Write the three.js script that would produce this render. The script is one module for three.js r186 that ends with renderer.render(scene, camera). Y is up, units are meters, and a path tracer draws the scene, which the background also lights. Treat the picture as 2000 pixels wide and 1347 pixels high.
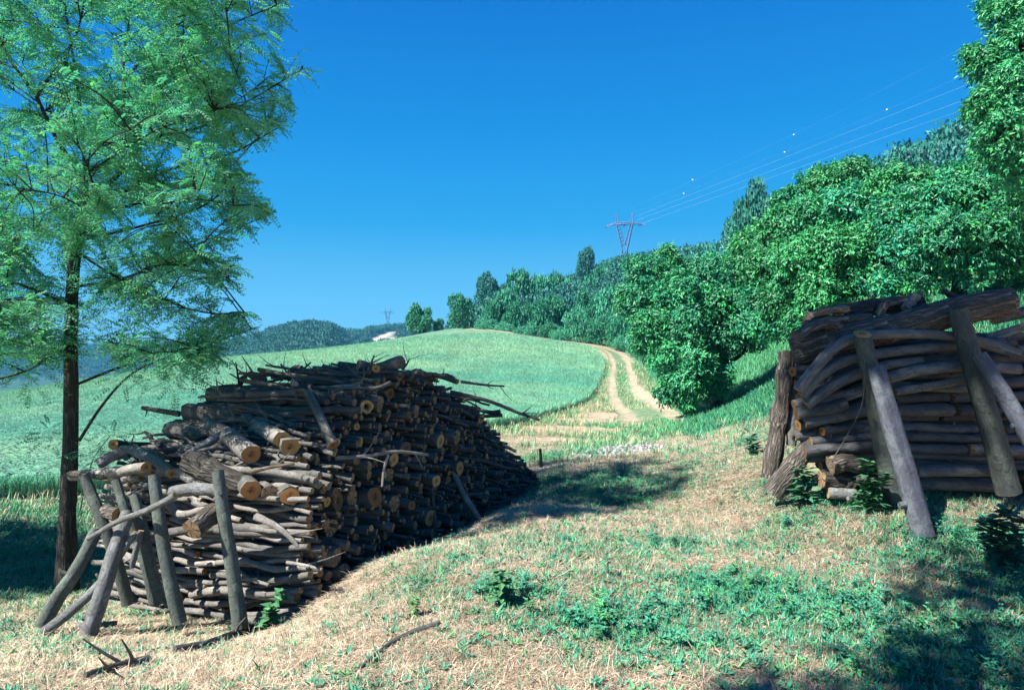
import * as THREE from 'three';
import { mergeGeometries } from 'three/addons/utils/BufferGeometryUtils.js';

// ───────────── camera, sky, sun, exposure ─────────────
const EXPOSURE = 2.45, EYE = 1.6, F = 1300;          // F: focal length in photo pixels (photo 2000 x 1347)
const scene = new THREE.Scene();
const camera = new THREE.PerspectiveCamera(2 * Math.atan(673.5 / F) * 180 / Math.PI, 2000 / 1347, 0.05, 6000);
camera.position.set(0, EYE, 0); camera.lookAt(0, EYE, -10);
const renderer = new THREE.WebGLRenderer({ antialias: true });
renderer.toneMapping = THREE.LinearToneMapping; renderer.toneMappingExposure = EXPOSURE;
renderer.shadowMap.enabled = true;
const V3 = (x, y, z) => new THREE.Vector3(x, y, z);
const lin = (r, g, b) => { const c = new THREE.Color().setRGB(r / 255, g / 255, b / 255, THREE.SRGBColorSpace); return [c.r, c.g, c.b]; };
const SUN_AZ = 60 * Math.PI / 180, SUN_EL = 50 * Math.PI / 180;   // azimuth: turned left from straight behind the camera
const sunDir = V3(-Math.sin(SUN_AZ) * Math.cos(SUN_EL), Math.sin(SUN_EL), Math.cos(SUN_AZ) * Math.cos(SUN_EL));
{
  const W = 256, H = 256, data = new Float32Array(W * H * 4);
  const stops = [[0, 140, 212, 247], [4, 104, 196, 244], [10, 34, 166, 238], [18, 4, 142, 228], [27, 0, 118, 214], [45, 0, 84, 178], [90, 0, 58, 138]].map(([e, ...c]) => [e, lin(...c)]);
  for (let j = 0; j < H; j++) {
    const el = Math.max(0, (j + 0.5) / H * 180 - 90);
    let k = 0; while (k < stops.length - 2 && el > stops[k + 1][0]) k++;
    const t = Math.min(1, (el - stops[k][0]) / (stops[k + 1][0] - stops[k][0]));
    for (let i = 0; i < W; i++) {
      const o = (j * W + i) * 4;
      for (let c = 0; c < 3; c++) data[o + c] = (stops[k][1][c] * (1 - t) + stops[k + 1][1][c] * t) / EXPOSURE;
      data[o + 3] = 1;
    }
  }
  const sky = new THREE.DataTexture(data, W, H, THREE.RGBAFormat, THREE.FloatType);
  sky.mapping = THREE.EquirectangularReflectionMapping; sky.magFilter = THREE.LinearFilter; sky.minFilter = THREE.LinearFilter; sky.needsUpdate = true;
  scene.background = sky; scene.environment = sky;
}
const sun = new THREE.DirectionalLight(new THREE.Color(1, 0.965, 0.90), 4.8);
sun.position.copy(sunDir).multiplyScalar(120); sun.castShadow = true;
Object.assign(sun.shadow.camera, { left: -60, right: 60, top: 60, bottom: -60, near: 1, far: 400 });
sun.shadow.mapSize.set(4096, 4096); sun.shadow.radius = 1;
scene.add(sun, sun.target);
scene.fog = new THREE.FogExp2(new THREE.Color(0.14, 0.60, 1.0), 0.00028);

// ───────────── helpers ─────────────
let seed = 12345;
const rnd = () => { seed = (seed + 0x6D2B79F5) | 0; let t = Math.imul(seed ^ (seed >>> 15), 1 | seed); t = (t + Math.imul(t ^ (t >>> 7), 61 | t)) ^ t; return ((t ^ (t >>> 14)) >>> 0) / 4294967296; };
const R = (a, b) => a + (b - a) * rnd();
const gauss = () => (rnd() + rnd() + rnd() + rnd() - 2) * 1.0;
const clamp = (x, a = 0, b = 1) => Math.min(b, Math.max(a, x));
const smooth = (a, b, x) => { const t = clamp((x - a) / (b - a)); return t * t * (3 - 2 * t); };
const mix = (a, b, t) => a + (b - a) * t;
function table(rows, x) {                                              // piecewise linear
  if (x <= rows[0][0]) return rows[0][1];
  for (let k = 1; k < rows.length; k++) if (x <= rows[k][0]) return mix(rows[k - 1][1], rows[k][1], (x - rows[k - 1][0]) / (rows[k][0] - rows[k - 1][0]));
  return rows[rows.length - 1][1];
}
const P = (px, py, d) => V3((px - 1000) / F * d, EYE + (673.5 - py) / F * d, -d);   // a measured photo point at depth d, in metres
const hash = (i, j) => { let h = Math.imul(i, 374761393) + Math.imul(j, 668265263) | 0; h = Math.imul(h ^ (h >>> 13), 1274126177); return ((h ^ (h >>> 16)) >>> 0) / 4294967296; };
function noise(x, y, per = 0) {
  const i = Math.floor(x), j = Math.floor(y), u = x - i, v = y - j, a = u * u * (3 - 2 * u), b = v * v * (3 - 2 * v);
  const w = (n) => per ? ((n % per) + per) % per : n;
  return mix(mix(hash(w(i), w(j)), hash(w(i + 1), w(j)), a), mix(hash(w(i), w(j + 1)), hash(w(i + 1), w(j + 1)), a), b);
}
function fbm(x, y, oct = 4, per = 0) { let s = 0, a = 0.5; for (let k = 0; k < oct; k++) { s += a * noise(x, y, per); x *= 2; y *= 2; per *= 2; a *= 0.5; } return s / (1 - Math.pow(0.5, oct)); }
const used = {};
function numbered(n) { const k = used[n] ?? 0; used[n] = k + 1; return k ? `${n}_${String(k).padStart(3, '0')}` : n; }
function tag(o, label, category, group, kind) {
  if (label) o.userData.label = label;
  if (category) o.userData.category = category;
  if (group) o.userData.group = group;
  if (kind) o.userData.kind = kind;
  return o;
}
function thing(name, pos, label, category, group) { const g = new THREE.Group(); g.name = numbered(name); g.position.copy(pos); scene.add(g); return tag(g, label, category, group); }
function mesh(name, geo, mat, parent) { const m = new THREE.Mesh(geo, mat); m.name = parent ? name : numbered(name); m.castShadow = m.receiveShadow = true; (parent ?? scene).add(m); return m; }

class MB {                                                            // collects triangles into one geometry
  constructor(o = V3(0, 0, 0)) { this.o = o; this.p = []; this.u = []; this.c = []; this.i = []; this.n = 0; this.colored = false; }
  v(p, u = 0, w = 0, c) { this.p.push(p.x - this.o.x, p.y - this.o.y, p.z - this.o.z); this.u.push(u, w); if (c) this.colored = true; const k = c ?? this.last ?? [1, 1, 1]; this.last = k; this.c.push(k[0], k[1], k[2]); return this.n++; }
  t(a, b, c) { this.i.push(a, b, c); }
  tube(path, radii, radial = 8, { rough = 0, capA = false, capB = false, texAround = 0.3, tip = false, flare = null, color } = {}) {
    const n = path.length, T = [], N = [], start = this.n;
    for (let k = 0; k < n; k++) T.push(path[Math.min(n - 1, k + 1)].clone().sub(path[Math.max(0, k - 1)]).normalize());
    let nn = Math.abs(T[0].y) > 0.9 ? V3(1, 0, 0) : V3(0, 1, 0); nn.sub(T[0].clone().multiplyScalar(nn.dot(T[0]))).normalize();
    const rep = Math.max(1, Math.round(2 * Math.PI * (radii[0] ?? 0.1) / texAround)), ph = rnd() * 7, u0 = rnd();
    let len = rnd() * 3; const rings = [];
    for (let k = 0; k < n; k++) {
      nn = nn.clone().sub(T[k].clone().multiplyScalar(nn.dot(T[k]))).normalize(); const bb = T[k].clone().cross(nn);
      if (k) len += path[k].distanceTo(path[k - 1]);
      const ring = [];
      for (let a = 0; a <= radial; a++) {
        const A = a / radial * 2 * Math.PI, aa = a % radial;
        let r = radii[k] * (1 + rough * (hash(aa * 7 + start, k * 13 + start) - 0.5) * 2 + rough * 0.8 * Math.sin(aa * 2.1 + ph + k * 0.15));
        if (flare) r *= flare(k, A);
        ring.push(this.v(path[k].clone().addScaledVector(nn, Math.cos(A) * r).addScaledVector(bb, Math.sin(A) * r), u0 + a / radial * rep, len / 0.5, color));
      }
      rings.push(ring);
    }
    for (let k = 0; k + 1 < n; k++) for (let a = 0; a < radial; a++) { const A = rings[k], B = rings[k + 1]; this.t(A[a], A[a + 1], B[a]); this.t(A[a + 1], B[a + 1], B[a]); }
    const ends = [0, n - 1].map((k, e) => ({ ring: rings[k].slice(0, radial).map((q) => V3(this.p[q * 3] + this.o.x, this.p[q * 3 + 1] + this.o.y, this.p[q * 3 + 2] + this.o.z)), c: path[k].clone(), t: T[k].clone().multiplyScalar(e ? 1 : -1), r: radii[k] }));
    if (capA) this.cap(ends[0]); if (capB) this.cap(ends[1]);
    return ends;
  }
  cap({ ring, c, t, r }, bulge = 0.0, lift = 0.0) {                    // a round cut end, uv centred on the rings
    const n = ring.length, q = this.v(c.clone().addScaledVector(t, bulge * r + lift), 0.5, 0.5), u = ring.map((p, k) => this.v(p.clone().addScaledVector(t, lift), 0.5 + 0.47 * Math.cos(k / n * 2 * Math.PI), 0.5 + 0.47 * Math.sin(k / n * 2 * Math.PI)));
    const s = ring[0].clone().sub(c).cross(ring[1].clone().sub(c)).dot(t) > 0;
    for (let k = 0; k < n; k++) s ? this.t(q, u[k], u[(k + 1) % n]) : this.t(q, u[(k + 1) % n], u[k]);
  }
  blade(root, dir, side, len, w, droop, c, segs = 2) {                 // a grass blade or leaf strip
    let a = this.v(root.clone().addScaledVector(side, -w / 2), 0, 0, c), b = this.v(root.clone().addScaledVector(side, w / 2), 1, 0, c);
    for (let k = 1; k <= segs; k++) {
      const t = k / segs, p = root.clone().addScaledVector(dir, len * t); p.y -= droop * len * t * t;
      if (k === segs) { const e = this.v(p, 0.5, 1, c); this.t(a, b, e); }
      else { const ww = w * (1 - 0.3 * t), e = this.v(p.clone().addScaledVector(side, -ww / 2), 0, t, c), f = this.v(p.clone().addScaledVector(side, ww / 2), 1, t, c); this.t(a, b, e); this.t(b, f, e); a = e; b = f; }
    }
  }
  leaf(root, dir, side, len, w, fold, c) {                             // a leaf folded along its midrib: four corner points, two faces a side
    const up = side.clone().cross(dir), m = root.clone().addScaledVector(dir, len * 0.45), a = this.v(root, 0.5, 0, c), e = this.v(root.clone().addScaledVector(dir, len).addScaledVector(up, -fold * w), 0.5, 1, c);
    const l = this.v(m.clone().addScaledVector(side, -w / 2).addScaledVector(up, fold * w), 0, 0.5, c), r = this.v(m.addScaledVector(side, w / 2).addScaledVector(up, fold * w), 1, 0.5, c);
    this.t(a, e, l); this.t(a, r, e);
  }
  geo(flat = false) {
    let g = new THREE.BufferGeometry();
    g.setAttribute('position', new THREE.Float32BufferAttribute(this.p, 3));
    g.setAttribute('uv', new THREE.Float32BufferAttribute(this.u, 2));
    if (this.colored) g.setAttribute('color', new THREE.Float32BufferAttribute(this.c, 3));
    g.setIndex(this.n > 65535 ? new THREE.Uint32BufferAttribute(this.i, 1) : new THREE.Uint16BufferAttribute(this.i, 1));
    if (flat) g = g.toNonIndexed();
    g.computeVertexNormals(); return g;
  }
  build(name, mat, parent, flat) { return mesh(name, this.geo(flat), mat, parent); }
}
function curve(points, per = 4) {                                     // smooth path through points
  const c = new THREE.CatmullRomCurve3(points, false, 'centripetal'); return c.getPoints((points.length - 1) * per);
}
const randDir = () => { const z = R(-1, 1), a = R(0, 2 * Math.PI), s = Math.sqrt(1 - z * z); return V3(s * Math.cos(a), z, s * Math.sin(a)); };
const perp = (d) => { const p = randDir(); return p.sub(d.clone().multiplyScalar(p.dot(d))).normalize(); };

// ───────────── textures and materials ─────────────
function tex(n, fn, srgb = true) {
  const d = new Uint8Array(n * n * 4);
  for (let j = 0; j < n; j++) for (let i = 0; i < n; i++) { const c = fn(i / n, j / n), o = (j * n + i) * 4; for (let k = 0; k < 3; k++) d[o + k] = clamp(Array.isArray(c) ? c[k] : c) * 255; d[o + 3] = 255; }
  const t = new THREE.DataTexture(d, n, n); t.wrapS = t.wrapT = THREE.RepeatWrapping; t.magFilter = THREE.LinearFilter; t.minFilter = THREE.LinearMipmapLinearFilter; t.generateMipmaps = true;
  if (srgb) t.colorSpace = THREE.SRGBColorSpace; t.needsUpdate = true; return t;
}
const barkHeight = (u, v) => { const w = fbm(u * 4 + 9, v * 4, 3, 4); const c = Math.abs(fbm(u * 16 + w, v * 3, 4, 16 ) - 0.5) * 3.2; return clamp(0.25 + c); };
const smoothBark = tex(256, (u, v) => {                               // young smooth bark with pale lichen and dark lenticels
  const l = smooth(0.52, 0.66, fbm(u * 6, v * 6, 4, 6)), s = smooth(0.56, 0.72, fbm(u * 16 + 3, v * 40, 3, 8)), n = fbm(u * 32, v * 32, 3, 32);
  const b = 0.62 + 0.25 * n; return [mix(b, 0.95, l * 0.7) * (1 - 0.16 * s), mix(b * 0.98, 0.95, l * 0.7) * (1 - 0.17 * s), mix(b * 0.95, 0.93, l * 0.7) * (1 - 0.18 * s)];
});
const smoothBump = tex(256, (u, v) => 0.5 * fbm(u * 24, v * 12, 4, 8) + 0.5 * smooth(0.5, 0.7, fbm(u * 6, v * 6, 3, 6)), false);
const roughBark = tex(256, (u, v) => { const h = barkHeight(u, v), n = fbm(u * 32, v * 32, 3, 32); return [(0.35 + 0.5 * h) * (0.75 + 0.4 * n), (0.33 + 0.5 * h) * (0.75 + 0.4 * n), (0.3 + 0.5 * h) * (0.75 + 0.4 * n)]; });
const roughBump = tex(256, barkHeight, false);
const endGrain = tex(256, (u, v) => {
  const x = u - 0.5, y = v - 0.5, r = Math.hypot(x, y) * 2, a = Math.atan2(y, x), w = r + 0.06 * (fbm(u * 5, v * 5, 3) - 0.5);
  const ring = 0.5 + 0.5 * Math.sin(w * 62), heart = 1 - smooth(0.28, 0.5, w), saw = fbm(u * 40 + v * 12, v * 5, 2), crack = smooth(0.93, 0.99, fbm(a * 3 + 20, r * 1.2, 2) + 0.42 * (1 - r)) ;
  const k = (0.84 + 0.12 * ring + 0.1 * (saw - 0.5)) * (1 - 0.12 * heart) * (1 - 0.6 * crack); return r > 0.97 ? [0.35, 0.28, 0.22] : [k * 0.98, k * (0.86 - 0.06 * heart), k * (0.68 - 0.1 * heart)];
});
const endGrey = tex(256, (u, v) => {                                 // an older end: grey, checked by radial cracks, saw marks across
  const x = u - 0.53, y = v - 0.46, r = Math.hypot(x, y) * 2, a = Math.atan2(y, x), w = r + 0.12 * (fbm(u * 4 + 9, v * 4, 3) - 0.5);
  const ring = 0.5 + 0.5 * Math.sin(w * 44), saw = fbm(u * 6, v * 60, 2), blot = fbm(u * 5 + 3, v * 5, 4), crack = [0.4, 1.7, 2.6, -0.9, -2.2, -2.9].reduce((s, q) => Math.max(s, 1 - smooth(0.0, 0.045 * (0.3 + r), Math.abs(Math.sin((a - q + 0.25 * (blot - 0.5)) / 2)) * r)), 0) * smooth(0.05, 0.2, r);
  const k = (0.72 + 0.1 * ring + 0.22 * (saw - 0.5) + 0.35 * (blot - 0.5)) * (1 - 0.75 * crack); return r > 0.98 ? [0.32, 0.27, 0.23] : [k, k * 0.92, k * 0.82];
});
const poleBark = tex(512, (u, v) => {                                 // smooth bark with peeled and lichened patches
  const patch = smooth(0.5, 0.56, fbm(u * 5 + 2, v * 3, 5, 0)), n = fbm(u * 40, v * 40, 3, 40), lichen = 0.6 * smooth(0.58, 0.72, fbm(u * 16 + 5, v * 12 + 8, 5, 0)), streak = fbm(u * 30, v * 4, 3, 0);
  const k = mix(0.72, 0.82, patch) * (0.82 + 0.25 * n + 0.2 * (streak - 0.5)); return [mix(k, 0.95, lichen * 0.6), mix(k * (0.97 + 0.02 * patch), 0.97, lichen * 0.6), mix(k * (0.98 - 0.03 * patch), 0.93, lichen * 0.6)];
});
const litterTex = tex(1024, (u, v) => {
  const n = fbm(u * 16, v * 16, 5, 16), m = fbm(u * 60 + 4 * n, v * 24, 3, 0), q = fbm(u * 128, v * 128, 2, 128); const k = 0.88 + 0.42 * (n - 0.5) + 0.3 * (q - 0.5);
  return [k * 1.02, k * 0.98, k * 0.93];
});
const litterBump = tex(512, (u, v) => 0.6 * fbm(u * 32, v * 32, 4, 32) + 0.4 * fbm(u * 128, v * 128, 2, 128), false);
const cropTex = tex(512, (u, v) => { const n = fbm(u * 32, v * 32, 4, 32), q = fbm(u * 8, v * 8, 3, 8); const k = 0.86 + 0.45 * (n - 0.5) + 0.25 * (q - 0.5); return [k, k, k]; });
const cropBump = tex(512, (u, v) => fbm(u * 40, v * 40, 4, 40), false);
const rgb = (r, g, b) => new THREE.Color().setRGB(r, g, b);
const std = (o) => new THREE.MeshStandardMaterial({ roughness: 0.9, metalness: 0, ...o });
const barkMat = (r, g, b, rough = false) => std({ color: rgb(r, g, b), map: rough ? roughBark : smoothBark, bumpMap: rough ? roughBump : smoothBump, bumpScale: rough ? 0.02 : 0.004, roughness: 0.82 });
const poleMat = (r, g, b) => std({ color: rgb(r, g, b), map: poleBark, bumpMap: smoothBump, bumpScale: 0.008, roughness: 0.75 });
const M = {
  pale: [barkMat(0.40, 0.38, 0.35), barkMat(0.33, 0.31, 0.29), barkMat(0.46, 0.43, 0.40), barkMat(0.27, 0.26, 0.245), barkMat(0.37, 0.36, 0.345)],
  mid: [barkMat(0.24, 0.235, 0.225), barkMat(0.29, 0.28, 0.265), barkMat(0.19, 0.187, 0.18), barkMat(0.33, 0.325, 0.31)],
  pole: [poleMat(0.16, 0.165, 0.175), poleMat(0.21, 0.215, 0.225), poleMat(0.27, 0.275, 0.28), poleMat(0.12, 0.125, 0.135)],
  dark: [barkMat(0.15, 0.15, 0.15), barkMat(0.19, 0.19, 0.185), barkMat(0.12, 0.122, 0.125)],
  post: barkMat(0.165, 0.205, 0.185), grey: barkMat(0.26, 0.275, 0.285), rough: barkMat(0.27, 0.24, 0.21, true), roughDark: barkMat(0.15, 0.14, 0.12, true), trunk: barkMat(0.13, 0.13, 0.11, true), slab: barkMat(0.30, 0.27, 0.245, true),
  cut: [std({ map: endGrain, color: rgb(0.58, 0.41, 0.22) }), std({ map: endGrain, color: rgb(0.52, 0.32, 0.17) }), std({ map: endGrain, color: rgb(0.66, 0.53, 0.34) }), std({ map: endGrey, color: rgb(0.46, 0.36, 0.24) }), std({ map: endGrey, color: rgb(0.55, 0.42, 0.25) }), std({ map: endGrey, color: rgb(0.36, 0.30, 0.23) })],
  cutOld: [std({ map: endGrain, color: rgb(0.26, 0.17, 0.10) }), std({ map: endGrain, color: rgb(0.32, 0.19, 0.10) }), std({ map: endGrain, color: rgb(0.20, 0.15, 0.11) })],
  split: std({ color: rgb(0.55, 0.42, 0.30), map: roughBark, bumpMap: roughBump, bumpScale: 0.006 }),
  ground: std({ vertexColors: true, map: litterTex, bumpMap: litterBump, bumpScale: 0.03, roughness: 1 }),
  crop: std({ vertexColors: true, map: cropTex, bumpMap: cropBump, bumpScale: 0.25, roughness: 1 }),
  blade: std({ vertexColors: true, side: THREE.DoubleSide, roughness: 0.75 }),
  steel: std({ color: rgb(0.10, 0.17, 0.33), roughness: 0.6, metalness: 0.2 }), glassy: std({ color: rgb(0.06, 0.10, 0.16), roughness: 0.4 }), white: std({ color: rgb(0.85, 0.83, 0.8), roughness: 0.5 }), wire: std({ color: rgb(0.6, 0.65, 0.7), roughness: 0.5 }),
};
const leafy = (r, g, b, rough = 0.9, through = 0.35) => through ? new THREE.MeshPhysicalMaterial({ color: rgb(r, g, b), vertexColors: true, roughness: rough, transmission: through, thickness: 0, side: THREE.DoubleSide }) : std({ color: rgb(r, g, b), vertexColors: true, roughness: rough, side: THREE.DoubleSide });
const pick = (a) => a[Math.floor(rnd() * a.length)];

// ───────────── terrain ─────────────
const C0 = V3(-1.65, 0, -5.1), PU = V3(-0.91, 0, -0.415), PV = V3(0.415, 0, -0.91);      // left woodpile: near right corner, along its front, away from the viewer
const pile = (u, v, y) => V3(C0.x + PU.x * u + PV.x * v, y, C0.z + PU.z * u + PV.z * v);
const anchors = [];
{
  const put = (x, z, h) => anchors.push([x, z, h]);
  for (const [px, py, d] of [[1000, 1347, 3.1], [0, 1347, 3.4], [2000, 1347, 3.05], [500, 1300, 3.7], [740, 1105, 5.3], [1000, 998, 7.2], [1200, 1000, 7.1], [1400, 1000, 6.8], [1800, 1042, 5.1], [1990, 965, 6.1], [1620, 965, 6.1], [1500, 912, 7.4],
    [1100, 905, 11], [1200, 880, 13.5], [1450, 830, 15], [1400, 803, 25], [1500, 765, 22], [1480, 705, 34], [1970, 590, 15], [2100, 520, 20], [1700, 760, 13], [0, 978, 11.5], [0, 1180, 6.2], [60, 1235, 5.1], [-400, 1000, 10],
    [0, 900, 18], [0, 800, 42], [300, 765, 42], [100, 765, 60], [420, 708, 78], [600, 692, 82], [800, 668, 92], [880, 649, 108], [920, 643, 114], [1000, 661, 92], [1080, 673, 88], [1170, 684, 86], [1192, 705, 78], [1205, 740, 58], [1225, 783, 43], [1240, 825, 25],
    [1000, 832, 22], [1100, 765, 45], [700, 745, 45], [900, 725, 60], [1020, 703, 70], [1290, 720, 60], [1270, 695, 85], [1100, 662, 120], [950, 640, 125], [1350, 720, 45], [1700, 620, 45], [2100, 480, 45]]) { const p = P(px, py, d); put(p.x, p.z, p.y); }
  for (const [u, v, h] of [[0, 0, -0.52], [0, 1.5, -0.50], [-0.1, 3, -0.45], [0, 4.6, -0.38], [2.4, 0, -0.75], [2.5, 4.5, -0.9]]) { const p = pile(u, v, h); put(p.x, p.z, h); }
  for (const [a, r, h] of [[90, 8, 0.7], [-90, 8, -0.7], [180, 8, 0.1], [90, 60, 12], [-90, 60, -3], [180, 60, 1], [135, 30, 3], [-135, 30, -1.5], [0, 3000, -40], [90, 3000, -40], [180, 3000, -40], [-90, 3000, -40], [0, 400, -14], [-20, 200, -10], [-40, 170, -10], [-20, 450, -25], [20, 300, 4], [0, 0.01, 0], [-60, 90, -3]]) put(Math.sin(a * Math.PI / 180) * r, -Math.cos(a * Math.PI / 180) * r, h);
}
const warp = (x, z) => { const r = Math.hypot(x, z) + 1e-6, s = Math.log(1 + r / 3) / r; return [x * s, z * s]; };
const tps = (() => {
  const n = anchors.length, pts = anchors.map(([x, z]) => warp(x, z)), val = anchors.map(([x, z, h]) => h / (Math.hypot(x, z) + 8)), k = (q) => q < 1e-12 ? 0 : 0.5 * q * Math.log(q);
  const m = n + 3, A = Array.from({ length: m }, () => new Float64Array(m + 1));
  for (let i = 0; i < n; i++) { for (let j = 0; j < n; j++) A[i][j] = k((pts[i][0] - pts[j][0]) ** 2 + (pts[i][1] - pts[j][1]) ** 2) + (i === j ? 2e-4 : 0); [1, pts[i][0], pts[i][1]].forEach((q, c) => { A[i][n + c] = q; A[n + c][i] = q; }); A[i][m] = val[i]; }
  for (let c = 0; c < m; c++) { let b = c; for (let r = c + 1; r < m; r++) if (Math.abs(A[r][c]) > Math.abs(A[b][c])) b = r; [A[c], A[b]] = [A[b], A[c]]; for (let r = 0; r < m; r++) if (r !== c) { const f = A[r][c] / A[c][c]; if (f) for (let q = c; q <= m; q++) A[r][q] -= f * A[c][q]; } }
  const w = A.map((row, i) => row[m] / row[i]);
  return (x, z) => { const [a, b] = warp(x, z); let s = w[n] + w[n + 1] * a + w[n + 2] * b; for (let i = 0; i < n; i++) { const q = (a - pts[i][0]) ** 2 + (b - pts[i][1]) ** 2; if (q > 1e-12) s += w[i] * 0.5 * q * Math.log(q); } return s * (Math.hypot(x, z) + 8); };
})();
const hgt = (x, z) => { const r = Math.hypot(x, z); return tps(x, z) + (r < 60 ? 0.05 * (fbm(x * 0.9 + 40, z * 0.9, 3) - 0.5) + 0.03 * (fbm(x * 3.5, z * 3.5 + 9, 2) - 0.5) : 0); };
const onGround = (x, z, lift = 0) => V3(x, hgt(x, z) + lift, z);
const pxOf = (x, z) => 1000 + F * x / Math.max(0.01, -z);

// how green the ground is at a place (0 dry straw, 1 green growth), from patches seen in the photograph
const patches = [];
const patch = (px, py, d, rx, rz, w) => { const p = P(px, py, d); patches.push([p.x, p.z, rx, rz, w]); };
patch(1150, 945, 8.6, 1.6, 0.9, 0.8); patch(1250, 960, 8, 1.6, 0.6, 0.6); patch(1400, 930, 9, 1.6, 1.2, 0.35); patch(1250, 1120, 4.9, 0.9, 0.6, 0.35); patch(1450, 1180, 4.3, 0.6, 0.5, 0.75); patch(1650, 1230, 3.8, 0.8, 0.45, 0.8); patch(1900, 1300, 3.3, 0.8, 0.6, 0.9);
patch(1150, 1240, 3.8, 0.5, 0.3, 0.55); patch(1000, 1195, 4.2, 0.28, 0.16, 0.9); patch(1300, 1290, 3.5, 0.5, 0.25, 0.6); patch(1950, 1120, 4.5, 0.7, 0.8, 0.8); patch(1700, 955, 6, 0.6, 0.5, 0.9); patch(1560, 930, 6.6, 0.4, 0.4, 0.8); patch(900, 1060, 6, 0.8, 0.5, 0.25);
patch(1100, 870, 13, 2.2, 1.2, 0.8); patch(1290, 835, 18, 1.6, 1.6, 0.95); patch(1480, 770, 22, 4, 4, 1); patch(1600, 740, 20, 5, 5, 1); patch(1380, 800, 24, 3, 3, 0.9); patch(1180, 860, 15, 2, 1.5, 0.6); patch(2050, 580, 15, 7, 5, 1); patch(530, 1180, 5, 0.25, 0.2, 0.8); patch(60, 1080, 7.5, 1.6, 1.6, 0.7); patch(200, 1290, 4.2, 0.3, 0.2, 0.6); patch(-200, 1050, 8, 3, 3, 0.8);
patch(1200, 1080, 5.4, 1.2, 0.6, 0.45); patch(1350, 1230, 3.9, 0.7, 0.35, 0.6); patch(820, 1180, 4.3, 0.6, 0.25, 0.3); patch(1500, 1080, 5.3, 0.8, 0.4, 0.4);
const green = (x, z) => { let g = 0; for (const [a, b, rx, rz, w] of patches) { const q = ((x - a) / rx) ** 2 + ((z - b) / rz) ** 2; if (q < 6) g = Math.max(g, w * Math.exp(-0.7 * q)); } const r = Math.hypot(x, z); const n = fbm(x * 1.6 + 7, z * 1.6, 4); return clamp(g * (0.55 + 0.9 * n) + smooth(0.62, 0.75, n) * 0.25 + smooth(30, 60, r) * 0.6); };
const trackPts = [[1300, 850, 17], [1278, 822, 25], [1240, 790, 37], [1217, 760, 50], [1214, 735, 62], [1209, 703, 79], [1192, 690, 87], [1150, 681, 91], [1080, 672, 95], [1000, 661, 100], [930, 645, 112], [905, 642, 120]].map((q) => P(...q));
const trackLine = new THREE.CatmullRomCurve3(trackPts.map((p) => V3(p.x, 0, p.z)), false, 'centripetal').getPoints(150);
function trackAt(x, z) { let best = 1e9, s = 0; for (let k = 0; k + 1 < trackLine.length; k++) { const a = trackLine[k], b = trackLine[k + 1], dx = b.x - a.x, dz = b.z - a.z, t = clamp(((x - a.x) * dx + (z - a.z) * dz) / (dx * dx + dz * dz)), ex = x - a.x - dx * t, ez = z - a.z - dz * t, q = ex * ex + ez * ez; if (q < best) { best = q; s = Math.sign(dx * ez - dz * ex) || 1; } } return Math.sqrt(best) * s; }
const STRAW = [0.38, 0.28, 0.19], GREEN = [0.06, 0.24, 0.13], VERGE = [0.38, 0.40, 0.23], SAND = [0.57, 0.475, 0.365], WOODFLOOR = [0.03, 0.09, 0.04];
const mix3 = (a, b, t) => [mix(a[0], b[0], t), mix(a[1], b[1], t), mix(a[2], b[2], t)];
const sandy = [[1420, 850, 13.5, 2.4, 0.95], [1500, 840, 13, 2.2, 0.9], [1340, 870, 12, 1.4, 0.5], [1270, 812, 28, 3.6, 0.8], [1230, 800, 30, 3.5, 0.7], [1180, 815, 26, 2.8, 0.5], [1120, 838, 21, 2.4, 0.4], [1060, 858, 17, 2.0, 0.4], [1000, 882, 14, 1.8, 0.35], [1300, 800, 30, 4, 0.6], [908, 645, 112, 9, 0.9]].map(([x, y, d, r, w]) => { const q = P(x, y, d); return [q.x, q.z, r, w]; });
function groundColor(x, z) {
  const r = Math.hypot(x, z), g = green(x, z); let c = mix3(STRAW, GREEN, g * 0.85);
  const n = fbm(x * 0.7, z * 0.7 + 30, 4); c = c.map((q) => q * (0.8 + 0.4 * n));
  const px = pxOf(x, z);
  if (z < -9) {
    const far = smooth(12, 22, r); c = mix3(c, mix3(VERGE, mix3(STRAW, SAND, 0.5), smooth(0.4, 0.62, n)), far * (px > 1380 ? 0.15 : 0.75));
    if (r > 15 && r < 130) { const t = Math.abs(trackAt(x, z)); c = mix3(c, mix3(SAND, VERGE, clamp(fbm(x * 0.8, z * 0.8, 3) * 1.4 - 0.35)), (1 - smooth(2.0, 4.5, t)) * 0.75); }
    for (const [a, b, q, w] of sandy) c = mix3(c, SAND, (1 - smooth(q * 0.3, q, Math.hypot(x - a, z - b) + q * 0.5 * (n - 0.5))) * w);
    c = mix3(c, GREEN, smooth(26, 34, r) * smooth(1245 + (60 - r) * 1.2, 1275 + (60 - r) * 1.2, px));
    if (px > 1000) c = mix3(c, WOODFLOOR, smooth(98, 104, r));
  } else if (z > -1) c = mix3(c, VERGE, smooth(6, 20, r));
  return c;
}
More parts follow.
